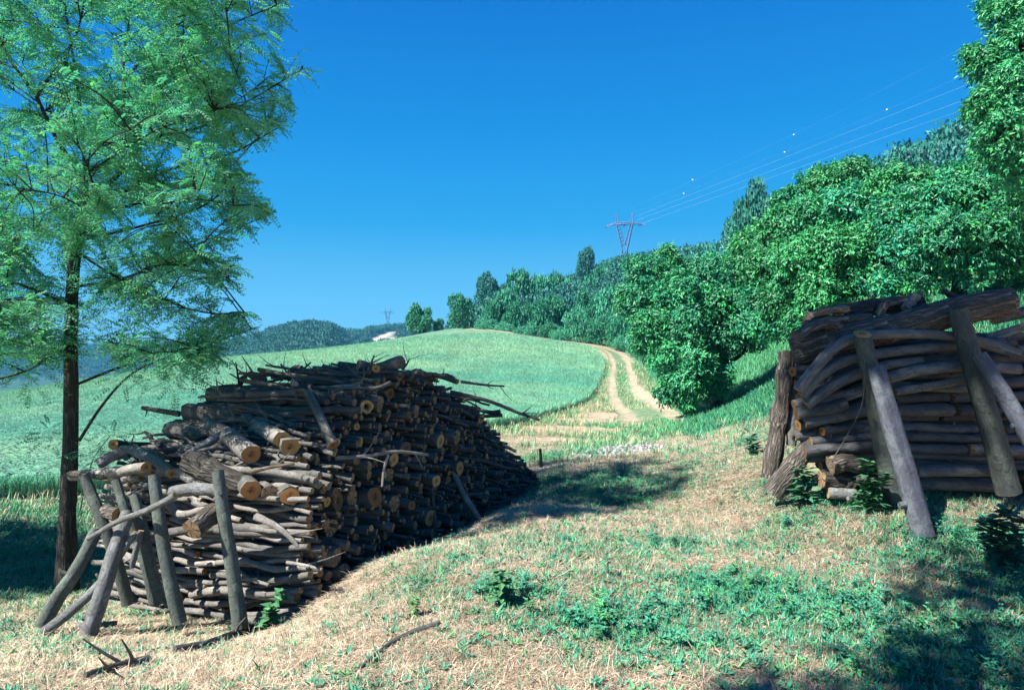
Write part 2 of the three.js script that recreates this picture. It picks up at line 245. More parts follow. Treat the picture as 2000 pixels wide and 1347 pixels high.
{
  const th = []; for (let a = -180; a < 180;) { th.push(a); a += Math.abs(a) < 46 ? 0.4 : 3; }
  const rs = [0.3]; while (rs[rs.length - 1] < 1900) { const r = rs[rs.length - 1]; rs.push(r + Math.max(0.05, r < 14 ? r * 0.0125 : r < 140 ? r * 0.02 : r * 0.08)); }
  const m = new MB(), id = [];
  rs.forEach((r, j) => { id.push(th.map((a) => { const A = a * Math.PI / 180, x = Math.sin(A) * r, z = -Math.cos(A) * r; return m.v(V3(x, hgt(x, z), z), x / 3, z / 3, groundColor(x, z)); })); });
  for (let j = 0; j + 1 < rs.length; j++) for (let i = 0; i < th.length; i++) { const k = (i + 1) % th.length; m.t(id[j][i], id[j][k], id[j + 1][i]); m.t(id[j][k], id[j + 1][k], id[j + 1][i]); }
  tag(m.build('ground', M.ground), 'dry straw covered ground with green weeds between the two woodpiles', null, null, 'structure');
}
// crop field: a raised sheet of green cereal with its standing edge
const fieldNear = [[-900, 9.6], [-400, 10.2], [0, 11.6], [200, 12.4], [600, 15], [900, 19.5], [1000, 22], [1050, 26], [1100, 32.5], [1140, 40], [1160, 50], [1172, 60], [1180, 76]];
const fieldFar = [[-900, 120], [0, 104], [400, 96], [600, 98], [800, 108], [880, 118], [896, 112], [915, 104], [960, 99], [1040, 94], [1100, 91], [1150, 88], [1170, 84], [1180, 78]];
const cropColor = (x, z) => { const n = fbm(x * 0.12 + 3, z * 0.12, 4), q = fbm(x * 0.9, z * 0.5, 3), far = smooth(30, 80, Math.hypot(x, z)); return mix3([0.11, 0.38, 0.245], [0.27, 0.50, 0.28], clamp(0.15 + far * 0.5 + (n - 0.5) * 1.3)).map((c) => c * (0.82 + 0.36 * q)); };
{
  const m = new MB(), cols = [], N = 150;
  for (let px = -900; px <= 1180; px += px > 940 ? 4 : px > -60 ? 8 : 30) cols.push(px);
  const ids = cols.map((px) => { const a = (px - 1000) / F, n = table(fieldNear, px), f = table(fieldFar, px), row = []; for (let k = -1; k <= N; k++) { const t = Math.max(0, k) / N, d = n * Math.pow(f / n, t) + 0.25 * (fbm(px * 0.05, 3, 2) - 0.5) * n * 0.06, x = a * d, z = -d; row.push(m.v(V3(x, hgt(x, z) + (k < 0 ? -0.05 : 0.38 * smooth(-0.01, 0.02, t) * (px > 1150 ? 0.7 : 1) + 0.10 * (fbm(x * 1.7, z * 1.7, 3) - 0.5)), z), x / 4, z / 4, cropColor(x, z))); } return row; });
  for (let i = 0; i + 1 < ids.length; i++) for (let k = 0; k <= N; k++) { m.t(ids[i][k], ids[i + 1][k], ids[i][k + 1]); m.t(ids[i + 1][k], ids[i + 1][k + 1], ids[i][k + 1]); }
  { const last = ids[ids.length - 1], low = []; for (let k = 0; k <= N + 1; k++) { const q = last[k] * 3; low.push(m.v(V3(m.p[q], hgt(m.p[q], m.p[q + 2]) - 0.05, m.p[q + 2]), 0, k / 9, [0.09, 0.24, 0.11])); } for (let k = 0; k <= N; k++) { m.t(last[k], low[k], last[k + 1]); m.t(low[k], low[k + 1], last[k + 1]); } }
  tag(m.build('crop_field', M.crop), 'pale green cereal field on the rounded hill behind the left woodpile', null, null, 'structure');
}
// farm track: two pale ruts with a green strip between
{
  const m = new MB(), off = [-1.3, -1.0, -0.85, -0.55, -0.4, 0, 0.4, 0.6, 0.9, 1.2, 1.7], rut = [0.2, 0.75, 1, 0.7, 0.05, 0, 0.05, 0.7, 1, 0.95, 0.3], rows = [];
  trackLine.forEach((p, k) => { const a = trackLine[Math.max(0, k - 1)], b = trackLine[Math.min(trackLine.length - 1, k + 1)], t = V3(b.x - a.x, 0, b.z - a.z).normalize();
    rows.push(off.map((o, i) => { const w = o + 0.25 * (fbm(k * 0.3, i * 5, 2) - 0.5), x = p.x - t.z * w, z = p.z + t.x * w, fade = smooth(0, 22, k); return m.v(V3(x, hgt(x, z) + 0.07 - 0.03 * rut[i], z), x / 3, z / 3, mix3(mix3(GREEN, VERGE, 0.35), SAND, clamp(rut[i] * 0.9 * fade + (1 - fade) * 0.5 + 0.9 * (fbm(x * 0.9, z * 0.9, 4) - 0.5)))); })); });
  for (let k = 0; k + 1 < rows.length; k++) for (let i = 0; i + 1 < off.length; i++) { m.t(rows[k][i], rows[k + 1][i], rows[k][i + 1]); m.t(rows[k][i + 1], rows[k + 1][i], rows[k + 1][i + 1]); }
  M.track = M.ground.clone(); M.track.side = THREE.DoubleSide;
  tag(m.build('dirt_track', M.track), 'pale twin rut farm track curving along the right edge of the field', null, null, 'structure');
}
// wooded hillside on the right and the far hills: terrain sheets between a foot and a ridge
function hillSheet(name, label, px0, px1, step, foot, ridgeD, ridgeY, under, colorFn) {
  const at = (px, t) => { const a = (px - 1000) / F, f = table(foot, px), rd = table(ridgeD, px), d = t <= 1 ? mix(f, rd, t) : rd * (1 + (t - 1) * 0.8), top = EYE + (673.5 - table(ridgeY, px)) / F * rd - under, g = hgt(a * f, -f) - 1; let y = t <= 1 ? mix(g, top, Math.pow(t, 0.8)) : mix(top, top - rd * 0.12, (t - 1) / 0.6); y += (fbm(a * d * 0.03 + 5, d * 0.03, 3) - 0.5) * under * 0.5 * smooth(0, 0.3, t); return V3(a * d, y, -d); };
  const m = new MB(), ids = [];
  for (let px = px0; px <= px1; px += step) { const row = []; for (let k = 0; k <= 26; k++) { const p = at(px, k / 26 * 1.5); row.push(m.v(p, p.x / 6, p.z / 6, colorFn(px, k / 26 * 1.5, p))); } ids.push(row); }
  for (let i = 0; i + 1 < ids.length; i++) for (let k = 0; k < 26; k++) { m.t(ids[i][k], ids[i + 1][k], ids[i][k + 1]); m.t(ids[i + 1][k], ids[i + 1][k + 1], ids[i][k + 1]); }
  tag(m.build(name, M.track), label, null, null, 'structure'); return at;
}
const ridgeRight = [[860, 655], [940, 628], [1000, 590], [1100, 560], [1200, 512], [1300, 502], [1400, 492], [1500, 470], [1600, 420], [1700, 350], [1800, 308], [1920, 255], [2100, 190], [2700, 60]];
const hillAt = hillSheet('hillside', 'wooded hillside rising to the right behind the track', 860, 2700, 20, [[860, 128], [1000, 118], [1150, 112], [1300, 75], [1500, 60], [1800, 50], [2700, 45]], [[860, 150], [1000, 210], [1100, 260], [1200, 320], [1300, 330], [1400, 310], [1600, 260], [1800, 210], [1920, 180], [2700, 150]], ridgeRight, 5, (px, t, p) => mix3([0.04, 0.12, 0.05], [0.09, 0.2, 0.08], fbm(p.x * 0.1, p.z * 0.1, 3)));
const ridgeFar = [[-400, 665], [0, 676], [200, 672], [330, 668], [440, 668], [500, 652], [540, 638], [575, 630], [615, 629], [645, 634], [670, 645], [700, 641], [740, 638], [760, 634], [790, 634], [830, 640], [1000, 640]];
const ridgeFarD = [[-400, 1500], [330, 1300], [470, 800], [560, 640], [640, 640], [680, 760], [760, 820], [1000, 900]];
const farAt = hillSheet('far_hills', 'bluish wooded hills with pale eroded rock beyond the field', -400, 1000, 10, ridgeFarD.map(([p, d]) => [p, d * 0.62]), ridgeFarD, ridgeFar, 8, (px, t, p) => { const rock = smooth(655, 700, px) * (1 - smooth(785, 800, px)) * smooth(0.45, 0.6, t) * (1 - smooth(0.92, 1.0, t)); return mix3([0.025, 0.10, 0.06], [0.66, 0.62, 0.57], rock * smooth(0.45, 0.58, fbm(px * 0.09, t * 9, 4))); });

// ───────────── pylons, cables ─────────────
function buildPylon(pos, H, turn, label) {
  const g = thing('pylon', pos, label, 'pylon'); g.rotation.y = turn;
  const bar = (m, a, b, r) => m.tube([V3(...a), V3(...b)], [r, r], 5);
  const waist = H * 0.42, neck = H * 0.50, beam = H * 0.80, peak = H * 0.97, bw = H * 0.085, ww = H * 0.035, arm = H * 0.255, fork = H * 0.105, t = H * 0.0075;
  const body = new MB();
  for (const [sx, sz] of [[-1, -1], [1, -1], [1, 1], [-1, 1]]) bar(body, [sx * bw, -3, sz * bw], [sx * ww, waist, sz * ww], t * 1.3);
  for (let k = 0; k < 5; k++) { const y0 = waist * k / 5, y1 = waist * (k + 1) / 5, w0 = mix(bw, ww, k / 5), w1 = mix(bw, ww, (k + 1) / 5); for (const s of [-1, 1]) { bar(body, [-w0, y0, s * w0], [w1, y1, s * w1], t * 0.7); bar(body, [w0, y0, s * w0], [-w1, y1, s * w1], t * 0.7); bar(body, [s * w0, y0, -w0], [s * w1, y1, w1], t * 0.7); bar(body, [s * w0, y0, w0], [s * w1, y1, -w1], t * 0.7); } }
  body.build('lattice_body', M.steel, g);
  for (const s of [-1, 1]) {
    const f = new MB(), ty = beam;
    for (const sz of [-1, 1]) { bar(f, [s * ww, waist, sz * ww], [s * (fork + 0.012 * H), ty, sz * 0.02 * H], t * 1.2); bar(f, [0, neck, sz * ww * 0.6], [s * (fork - 0.02 * H), ty, sz * 0.02 * H], t * 1.1); }
    for (let k = 0; k < 6; k++) { const q = (k + 0.2) / 6, y = mix(waist + H * 0.04, ty, q); bar(f, [s * mix(ww, fork + 0.01 * H, q), y, 0.02 * H], [s * mix(0.01 * H, fork - 0.02 * H, q + 0.1), y + H * 0.04, -0.02 * H], t * 0.7); }
    f.build('fork', M.steel, g);
    const pk = new MB(); for (const [dx, dz] of [[-0.02, 0], [0.02, 0.015], [0.02, -0.015]]) bar(pk, [s * fork + dx * H, beam, dz * H], [s * (fork + 0.012 * H), peak, 0], t * 0.9); pk.build('peak', M.steel, g);
  }
  const b = new MB();
  for (const [y, z] of [[beam, 0.02], [beam, -0.02], [beam + 0.028 * H, 0]]) bar(b, [-(fork + 0.02 * H), y, z * H], [fork + 0.02 * H, y, z * H], t);
  for (const s of [-1, 1]) for (const [y, z] of [[beam, 0.02], [beam, -0.02], [beam + 0.028 * H, 0]]) bar(b, [s * fork, y, z * H], [s * arm, beam - 0.008 * H, 0], t);
  for (let k = -9; k < 9; k++) { const x0 = k / 9 * arm * 0.95, x1 = (k + 1) / 9 * arm * 0.95; bar(b, [x0, beam, (k % 2 ? 0.012 : -0.012) * H], [x1, beam + (Math.abs(x1) < fork ? 0.026 : 0.01) * H, 0], t * 0.6); }
  b.build('cross_arm', M.steel, g);
  for (const x of [-arm, 0, arm]) for (const s of [-1, 1]) { const q = new MB(), path = [], rr = []; for (let k = 0; k <= 12; k++) { path.push(V3(x + s * k / 12 * 0.055 * H * (x === 0 ? 0.5 : 1), beam - 0.012 * H - k / 12 * 0.02 * H, s * 0.02 * H * k / 12)); rr.push(H * (k % 2 ? 0.0075 : 0.004)); } q.tube(path, rr, 6); q.build('insulator', M.glassy, g); }
  return g;
}
{
  const d = 330, top = P(1220, 415, d), H = 34, base = V3(top.x, top.y - 0.97 * H, -d);
  buildPylon(base, H, -0.25, 'grey lattice pylon with forked top standing on the wooded hill right of the field');
  const d2 = 860, t2 = P(757, 602, d2); buildPylon(V3(t2.x, t2.y - 0.97 * 30, -d2), 30, 0.1, 'tiny hazy pylon on the far hills left of the field crest');
  const ends = [[[1238, 424], [1890, 165], [2400, -45]], [[1243, 430], [1890, 193], [2400, 5]], [[1252, 437], [1880, 215], [2400, 40]]], shield = [[[1213, 415], [1551, 262], [2400, -180]], [[1230, 418], [1533, 296], [1733, 214], [2400, -90]]];
  ends.forEach((pts, i) => { const path = curve(pts.map(([x, y]) => P(x, y, mix(d, 240, clamp((x - 1240) / 1100)))), 24), m = new MB(path[0]); m.tube(path, path.map(() => 0.017), 5); const o = m.build('power_cable', M.wire); o.position.copy(path[0]); tag(o, [`uppermost of the three thin cables rising right from the forked pylon`, `middle one of the three thin cables rising right from the forked pylon`, `lowest of the three thin cables rising right from the forked pylon`][i], 'power cable', 'cables of the forked pylon'); });
  shield.forEach((pts, i) => { const path = curve(pts.map(([x, y]) => P(x, y, mix(d, 240, clamp((x - 1240) / 1100)))), 24), m = new MB(path[0]); m.tube(path, path.map(() => 0.006), 4); const o = m.build('earth_wire', M.wire); o.position.copy(path[0]); tag(o, [`hair thin upper earth wire carrying white marker balls above the cables`, `hair thin lower earth wire carrying white marker balls above the cables`][i], 'earth wire', 'earth wires of the forked pylon'); });
  [[1353, 351, 'white marker ball on the upper wire nearest the forked pylon'], [1551, 263, 'white marker ball high on the upper wire midway across the sky'], [1336, 378, 'faint white marker ball on the lower wire nearest the forked pylon'], [1533, 297, 'white marker ball on the lower wire midway across the sky'], [1733, 214, 'white marker ball farthest along the wires toward the right treetops']].forEach(([x, y, l]) => {
    const p = P(x, y, mix(d, 240, clamp((x - 1240) / 1100))), o = mesh('marker_ball', mergeGeometries([new THREE.SphereGeometry(0.36, 16, 10), new THREE.CylinderGeometry(0.38, 0.38, 0.08, 18).rotateZ(0.3)]), M.white); o.position.copy(p); tag(o, l, 'marker ball', 'white marker balls on the wires');
  });
}

// ───────────── trees ─────────────
function taperTube(m, path, r0, r1, radial, rough = 0.06) { const n = path.length; m.tube(path, path.map((_, k) => mix(r0, r1, Math.pow(k / (n - 1), 0.8))), radial, { rough, texAround: 0.35 }); }
// the big feathery tree on the left
{
  const base = P(128, 1165, 6.5); base.y = hgt(base.x, base.z) - 0.1;
  const g = thing('feathery_tree', base, 'tall slender tree with feathery compound leaves beside the left woodpile', 'tree');
  const Q = (l) => l.map(([x, y, d]) => P(x, y, d));
  const trunkPath = curve([base.clone(), ...Q([[129, 1090, 6.5], [131, 1000, 6.5], [138, 820, 6.5], [138, 640, 6.48], [148, 480, 6.45], [172, 415, 6.43], [166, 365, 6.42]])], 6);
  const tm = new MB(base); tm.tube(trunkPath, trunkPath.map((_, k) => { const t = k / (trunkPath.length - 1); return mix(0.088, 0.04, t) + 0.05 * Math.exp(-t * 14); }), 12, { rough: 0.07, texAround: 0.35 }); tm.build('trunk', M.trunk, g);
  const limbs = [[[172, 372, 6.42], [110, 270, 6.4], [70, 190, 6.35], [0, 88, 6.3], [-70, -60, 6.3], [-160, -300, 6.4]], [[172, 416, 6.43], [208, 365, 6.43], [247, 312, 6.42], [243, 200, 6.45], [240, 120, 6.5], [252, 40, 6.5], [256, -150, 6.5], [240, -480, 6.5]], [[246, 314, 6.42], [300, 270, 6.3], [400, 245, 6.2], [480, 200, 6.0], [590, 135, 5.8]], [[154, 860, 6.45], [200, 790, 6.3], [250, 735, 6.2], [320, 700, 6.0], [410, 690, 5.8]], [[150, 750, 6.5], [240, 715, 6.6], [340, 690, 6.8], [440, 660, 6.9], [500, 640, 7]], [[146, 560, 6.5], [250, 540, 6.7], [400, 470, 6.9], [525, 420, 7]], [[143, 600, 6.4], [50, 560, 6.3], [-100, 520, 6.1], [-320, 470, 6]], [[138, 690, 6.5], [60, 680, 6.6], [0, 670, 6.8], [-230, 640, 7]], [[172, 416, 6.45], [300, 392, 6.7], [420, 350, 7.1], [520, 250, 7.3]], [[168, 370, 6.4], [155, 200, 6.6], [125, 0, 6.9], [90, -320, 7.2]], [[168, 370, 6.42], [60, 330, 6.6], [-150, 250, 6.7], [-380, 120, 6.8]], [[146, 490, 6.45], [260, 560, 6.3], [400, 610, 5.9], [490, 610, 5.7]], [[149, 470, 6.45], [280, 440, 6.3], [400, 400, 6.1], [475, 335, 6.0]], [[172, 416, 6.43], [320, 335, 6.35], [450, 300, 6.3], [548, 246, 6.2]], [[148, 500, 6.45], [170, 430, 5.9], [190, 370, 5.2]], [[148, 520, 6.5], [120, 470, 7.2], [90, 420, 8.1]], [[246, 314, 6.42], [330, 150, 6.2], [430, 60, 6.1], [540, 10, 6.0]], [[241, 160, 6.5], [320, 60, 6.8], [400, -60, 7.0], [440, -250, 7]], [[70, 190, 6.35], [150, 60, 5.9], [180, -120, 5.6]], [[140, 660, 6.45], [60, 720, 6.1], [-40, 745, 5.9], [-120, 740, 5.8]]];
  const nodes = [];
  limbs.forEach((l, i) => { const path = curve(Q(l), 7), m = new MB(base), r0 = [0.042, 0.05, 0.03, 0.026, 0.024, 0.026, 0.03, 0.024, 0.028, 0.036, 0.03, 0.024, 0.026, 0.026, 0.026, 0.026, 0.026, 0.024, 0.026, 0.02, 0.02][i]; taperTube(m, path, r0 * 0.62, 0.005, 7); m.build('limb', M.trunk, g); path.forEach((p, k) => { if (k > path.length * 0.25) nodes.push(p); }); });
  const poly = [[-500, 690], [-560, 300], [-420, -150], [-200, -480], [100, -680], [330, -640], [480, -350], [535, -60], [560, 40], [600, 130], [548, 250], [470, 300], [485, 350], [528, 420], [450, 480], [465, 545], [400, 590], [505, 645], [420, 690], [400, 745], [300, 720], [200, 690], [130, 700], [60, 735], [-60, 765], [-250, 740]];
  const inside = (x, y) => { let c = false; for (let i = 0, j = poly.length - 1; i < poly.length; j = i++) { const [xi, yi] = poly[i], [xj, yj] = poly[j]; if ((yi > y) !== (yj > y) && x < (xj - xi) * (y - yi) / (yj - yi) + xi) c = !c; } return c; };
  const leafMB = new MB(base), twig = new MB(base);
  const leaf = (p, dir) => {                                          // one compound leaf: a rachis with paired leaflets
    const L = R(0.10, 0.17), side = dir.clone().cross(V3(0, 1, 0)).normalize(), lean = R(-0.9, 0.9); side.y += lean; side.normalize();
    const k = R(0.75, 1.3), c = rnd() < 0.12 ? [k * 1.7, k * 1.35, k * 0.8] : [k, k * R(0.9, 1.1), k * R(0.8, 1.1)], droop = R(0.1, 0.5);
    const n = 6; for (let q = 1; q <= n; q++) { const t = q / n, r = p.clone().addScaledVector(dir, L * t); r.y -= droop * L * t * t; for (const s of [-1, 1]) { const ld = side.clone().multiplyScalar(s).addScaledVector(dir, 0.35).normalize(); ld.y -= 0.2; leafMB.leaf(r, ld, dir.clone().multiplyScalar(-s), 0.031 * (1 - 0.35 * Math.abs(t - 0.5)), 0.017, 0.12, c); } }
    const e = p.clone().addScaledVector(dir, L); e.y -= droop * L; leafMB.leaf(e, dir, side, 0.03, 0.015, 0.1, c);
  };
  for (let k = 0, t = 0; k < 110 && t < 3000; t++) {
    const s = pick(nodes), out = V3(s.x - base.x, 0, s.z - base.z).normalize(), d = out.multiplyScalar(R(0.2, 1)).add(V3(R(-.8, .8), R(-0.15, 0.55), R(-.8, .8))).normalize(), L = R(0.5, 1.2), e = s.clone().addScaledVector(d, L), ex = 1000 + F * e.x / -e.z, ey = 673.5 - F * (e.y - EYE) / -e.z;
    if (!inside(ex, ey)) continue; const pth = curve([s, s.clone().addScaledVector(d, L * 0.5).add(V3(0, 0.06 * L, 0)), e], 5); taperTube(twig, pth, 0.008, 0.003, 5); pth.slice(3).forEach((z) => nodes.push(z)); k++;
  }
  let tips = 0;
  for (let tries = 0; tips < 1750 && tries < 60000; tries++) {
    const px = R(-560, 605), py = R(-680, 765); if (!inside(px, py)) continue;
    const spread = 1.9 * Math.sqrt(clamp(1 - ((px - 60) / 640) ** 2)) * (py > 400 ? 0.8 : 1), d = 6.5 + R(-1, 1) * spread, p = P(px, py, d);
    if (fbm(px * 0.012 + 3, py * 0.02, 3) < 0.45 && rnd() < 0.7) continue;
    if ((py < -60 || px < -60) && rnd() < 0.66) continue;
    let best = null, bd = 1e9; for (const q of nodes) { const e = q.distanceToSquared(p) + (q.y > p.y ? 0.35 * (q.y - p.y) : 0); if (e < bd) { bd = e; best = q; } }
    if (bd > 1.7) continue; tips++;
    const out = p.clone().sub(best), len = Math.max(0.25, out.length()), midp = best.clone().lerp(p, 0.5).add(V3(R(-.08, .08), 0.08 * len, R(-.08, .08))), path = curve([best, midp, p], 5);
    twig.tube(path, path.map((_, k) => mix(0.006, 0.0018, k / 10)), 4);
    const nl = 17; for (let k = 0; k < nl; k++) {
      const t = clamp(1 - Math.pow(k / nl, 0.8) * Math.min(0.92, 0.85 / len)), c0 = best.clone().multiplyScalar((1 - t) ** 2).addScaledVector(midp, 2 * t * (1 - t)).addScaledVector(p, t * t), along = out.clone().normalize();
      const sd = along.clone().cross(V3(0, 1, 0)).normalize().multiplyScalar((k % 2 ? 1 : -1) * R(0.5, 1.2)).addScaledVector(along, R(0, 1)).add(V3(R(-.4, .4), R(-0.6, 0.5), R(-.4, .4))).normalize(); leaf(c0, sd);
    }
  }
  // a low sprout on the trunk
  for (const [x, y, r, n] of [[95, 852, 0.13, 22], [190, 880, 0.14, 14], [215, 860, 0.12, 10], [140, 590, 0.32, 60], [110, 610, 0.2, 30], [300, 708, 0.26, 46], [385, 690, 0.28, 50], [240, 740, 0.16, 16], [345, 735, 0.2, 30], [60, 715, 0.3, 60], [20, 640, 0.3, 60]]) for (let k = 0; k < n; k++) { const d = randDir(); leaf(P(x, y, x > 230 ? 6.1 : 6.45).addScaledVector(d, r * Math.cbrt(rnd())), d.setY(d.y * 0.4).normalize()); }
  { const m = curve(Q([[155, 1000, 6.45], [180, 900, 6.4], [215, 850, 6.3]]), 5); taperTube(twig, m, 0.006, 0.003, 4); }
  tag(twig.build('twigs', M.trunk, g), null, null, null, 'stuff');
  tag(leafMB.build('crown', leafy(0.08, 0.42, 0.22, 1, 0.5), g, true), null, null, null);
}
// broadleaf trees: a lobed crown of leaf sprays round a forked trunk
function lobes(center, rad, n, rl, cut = -0.6) { const out = []; for (let t = 0; out.length < n && t < 4000; t++) { const d = randDir(); if (d.y < cut) continue; const q = R(0.62, 0.95), c = center.clone().add(V3(d.x * rad.x * q, d.y * rad.y * q, d.z * rad.z * q)); if (out.every((o) => o.c.distanceTo(c) > rl * 0.75)) out.push({ c, r: rl * R(0.75, 1.25) }); } return out; }
function sprayTree(name, label, group, base, trunkTop, blobs, { n, leaf: ll, wide, leaflets = 6, mat, trunkR = 0.16, limbR = trunkR * 0.4 }) {
  const g = thing(name, base, label, 'tree', group), tm = new MB(base), fork = trunkTop;
  taperTube(tm, curve([base.clone().setY(base.y - 0.3), base.clone().lerp(fork, 0.5).add(V3(R(-.1, .1), 0, R(-.1, .1))), fork], 5), trunkR, trunkR * 0.7, 10); tm.build('trunk', M.trunk, g);
  const lm = new MB(base); blobs.forEach((b, i) => { const m = i % 3 ? lm : new MB(base), p = curve([fork, fork.clone().lerp(b.c, 0.5).add(V3(R(-.3, .3), -0.15 * b.r, R(-.3, .3))), b.c], 5); taperTube(m, p, limbR, Math.min(0.015, limbR * 0.5), 6); if (i % 3 === 0) m.build('limb', M.trunk, g); }); tag(lm.build('branches', M.trunk, g), null, null, null, 'stuff');
  const m = new MB(base), total = blobs.reduce((s, b) => s + b.r * b.r, 0);
  for (const b of blobs) { b.tone = R(0.85, 1.2); b.warm = R(0.75, 1.3); }
  for (const b of blobs) for (let k = 0, q = n * b.r * b.r / total; k < q; k++) {
    const d = randDir(); if (d.y < -0.3 && rnd() < 0.6) d.y *= -1; const rr = b.r * (0.55 + 0.5 * Math.sqrt(rnd())) * (0.62 + 0.62 * noise(d.x * 3 + b.c.x * 3, d.y * 3 + d.z * 3 + 50)), p0 = b.c.clone().addScaledVector(d, rr);
    if (p0.y < hgt(p0.x, p0.z) + 0.15) continue;
    const o = d.clone().addScaledVector(randDir(), 0.7).normalize(), s0 = R(0.7, 1.3) * b.tone, c = rnd() < 0.22 ? [s0 * 1.7, s0 * 1.35, s0 * 0.85] : [s0 * b.warm, s0 * R(0.92, 1.08), s0 * R(0.85, 1.1) * (2 - b.warm)], a0 = perp(o), b0 = o.clone().cross(a0);
    const tw = o.clone().addScaledVector(a0, R(-0.8, 0.8)).addScaledVector(b0, R(-0.8, 0.8)).normalize(); for (let q2 = 0; q2 < leaflets; q2++) { const A = q2 * 2.4 + R(-.5, .5), ld = tw.clone().multiplyScalar(R(0.3, 0.9)).addScaledVector(a0, Math.cos(A) * 0.8).addScaledVector(b0, Math.sin(A) * 0.8); ld.y -= R(0.2, 0.9); ld.normalize(); const side = ld.clone().cross(randDir().addScaledVector(o, 1.2)).normalize(), p = p0.clone().addScaledVector(tw, ll * R(-0.9, 0.9)).addScaledVector(randDir(), ll * 0.25); m.leaf(p, ld, side, ll * R(0.75, 1.25), wide, 0.15, c); }
  }
  m.build('crown', mat, g, true); return g;
}
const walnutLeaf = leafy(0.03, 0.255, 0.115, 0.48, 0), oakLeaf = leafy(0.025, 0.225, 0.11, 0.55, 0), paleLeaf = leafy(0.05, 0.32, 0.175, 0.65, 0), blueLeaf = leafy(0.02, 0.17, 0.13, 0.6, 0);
const B = (px, py, d, rpx) => ({ c: P(px, py, d), r: rpx / F * d });
{
  const w1 = P(1402, 803, 24); w1.y = hgt(w1.x, w1.z);
  sprayTree('walnut_tree', 'low spreading tree with drooping glossy leaves at the bend of the farm track', null, w1, P(1405, 715, 24.2),
    [B(1265, 540, 24, 45), B(1300, 515, 25, 32), B(1245, 590, 23.5, 38), B(1320, 580, 23, 48), B(1375, 540, 25, 42), B(1385, 600, 23, 50), B(1280, 640, 23, 48), B(1340, 650, 22.5, 52), B(1410, 660, 23, 44), B(1310, 700, 22.5, 42), B(1360, 715, 22, 44), B(1330, 755, 22, 36), B(1385, 755, 22.5, 30), B(1300, 770, 22, 22), B(1440, 600, 25, 50), B(1440, 530, 26, 45), B(1360, 640, 26, 60), B(1300, 600, 26, 60), B(1460, 650, 24, 40), B(1345, 790, 22, 18), B(1265, 665, 24.5, 36), B(1405, 735, 22.4, 28)],
    { n: 17000, leaf: 0.15, wide: 0.058, mat: walnutLeaf, trunkR: 0.30 });
  const w2 = P(1640, 760, 19); w2.y = hgt(w2.x, w2.z);
  sprayTree('walnut_tree', 'broad glossy leaved tree rising directly behind the right woodpile', null, w2, P(1640, 600, 19.3),
    [B(1545, 395, 20, 32), B(1600, 375, 20, 46), B(1660, 350, 20, 42), B(1520, 450, 19, 44), B(1580, 440, 18.5, 54), B(1650, 420, 18, 58), B(1500, 520, 19, 50), B(1560, 520, 17.5, 56), B(1630, 500, 17, 60), B(1700, 480, 17.2, 54), B(1530, 590, 18, 48), B(1600, 580, 17, 50), B(1680, 560, 16.8, 46), B(1490, 575, 19, 34), B(1470, 480, 20, 38), B(1560, 630, 17.5, 36), B(1500, 640, 18.4, 32), B(1450, 520, 21, 36), B(1720, 400, 18.5, 52), B(1640, 480, 20, 80), B(1560, 480, 20.5, 70), B(1470, 635, 19, 24), B(1740, 540, 17.5, 44)],
    { n: 19500, leaf: 0.13, wide: 0.05, mat: walnutLeaf, trunkR: 0.24 });
  const w3 = P(1870, 640, 16); w3.y = hgt(w3.x, w3.z);
  sprayTree('walnut_tree', 'wide glossy leaved tree between the right woodpile and the right picture edge', null, w3, P(1880, 520, 16.2),
    [B(1740, 365, 17, 40), B(1800, 370, 17, 42), B(1860, 365, 16.5, 44), B(1760, 420, 16, 52), B(1830, 410, 15.6, 58), B(1900, 400, 15.4, 58), B(1780, 480, 15.6, 50), B(1850, 470, 15, 56), B(1930, 460, 14.8, 58), B(1990, 420, 15, 60), B(1820, 530, 15.4, 40), B(1900, 525, 15, 40), B(1970, 510, 15, 40), B(2060, 470, 15, 70), B(1950, 350, 16.5, 60), B(1860, 430, 17.5, 90), B(1790, 560, 15.6, 26), B(2080, 380, 15.5, 70), B(1730, 560, 16, 30)],
    { n: 18000, leaf: 0.115, wide: 0.044, mat: walnutLeaf, trunkR: 0.22 });
  const w4 = P(2180, 600, 13); w4.y = hgt(w4.x, w4.z);
  sprayTree('walnut_tree', 'tall tree whose leafy branches fill the upper right corner of the picture', null, w4, P(2130, 330, 13),
    [B(1965, 30, 12.6, 42), B(1935, 10, 13, 24), B(1990, 90, 12.4, 50), B(1925, 130, 12.6, 40), B(1895, 110, 12.8, 20), B(1975, 170, 12.2, 52), B(1925, 205, 12.4, 36), B(1955, 260, 12.2, 50), B(1905, 215, 12.6, 22), B(1985, 320, 12.4, 55), B(1935, 300, 12.8, 34), B(2050, 0, 13, 70), B(2060, 120, 13, 80), B(2050, 240, 12.6, 80), B(2150, 60, 13, 100), B(2160, 250, 13.5, 110), B(2060, 340, 13, 70), B(2100, -120, 13, 100), B(1995, -50, 13, 50)],
    { n: 13000, leaf: 0.1, wide: 0.038, mat: walnutLeaf, trunkR: 0.26 });
}
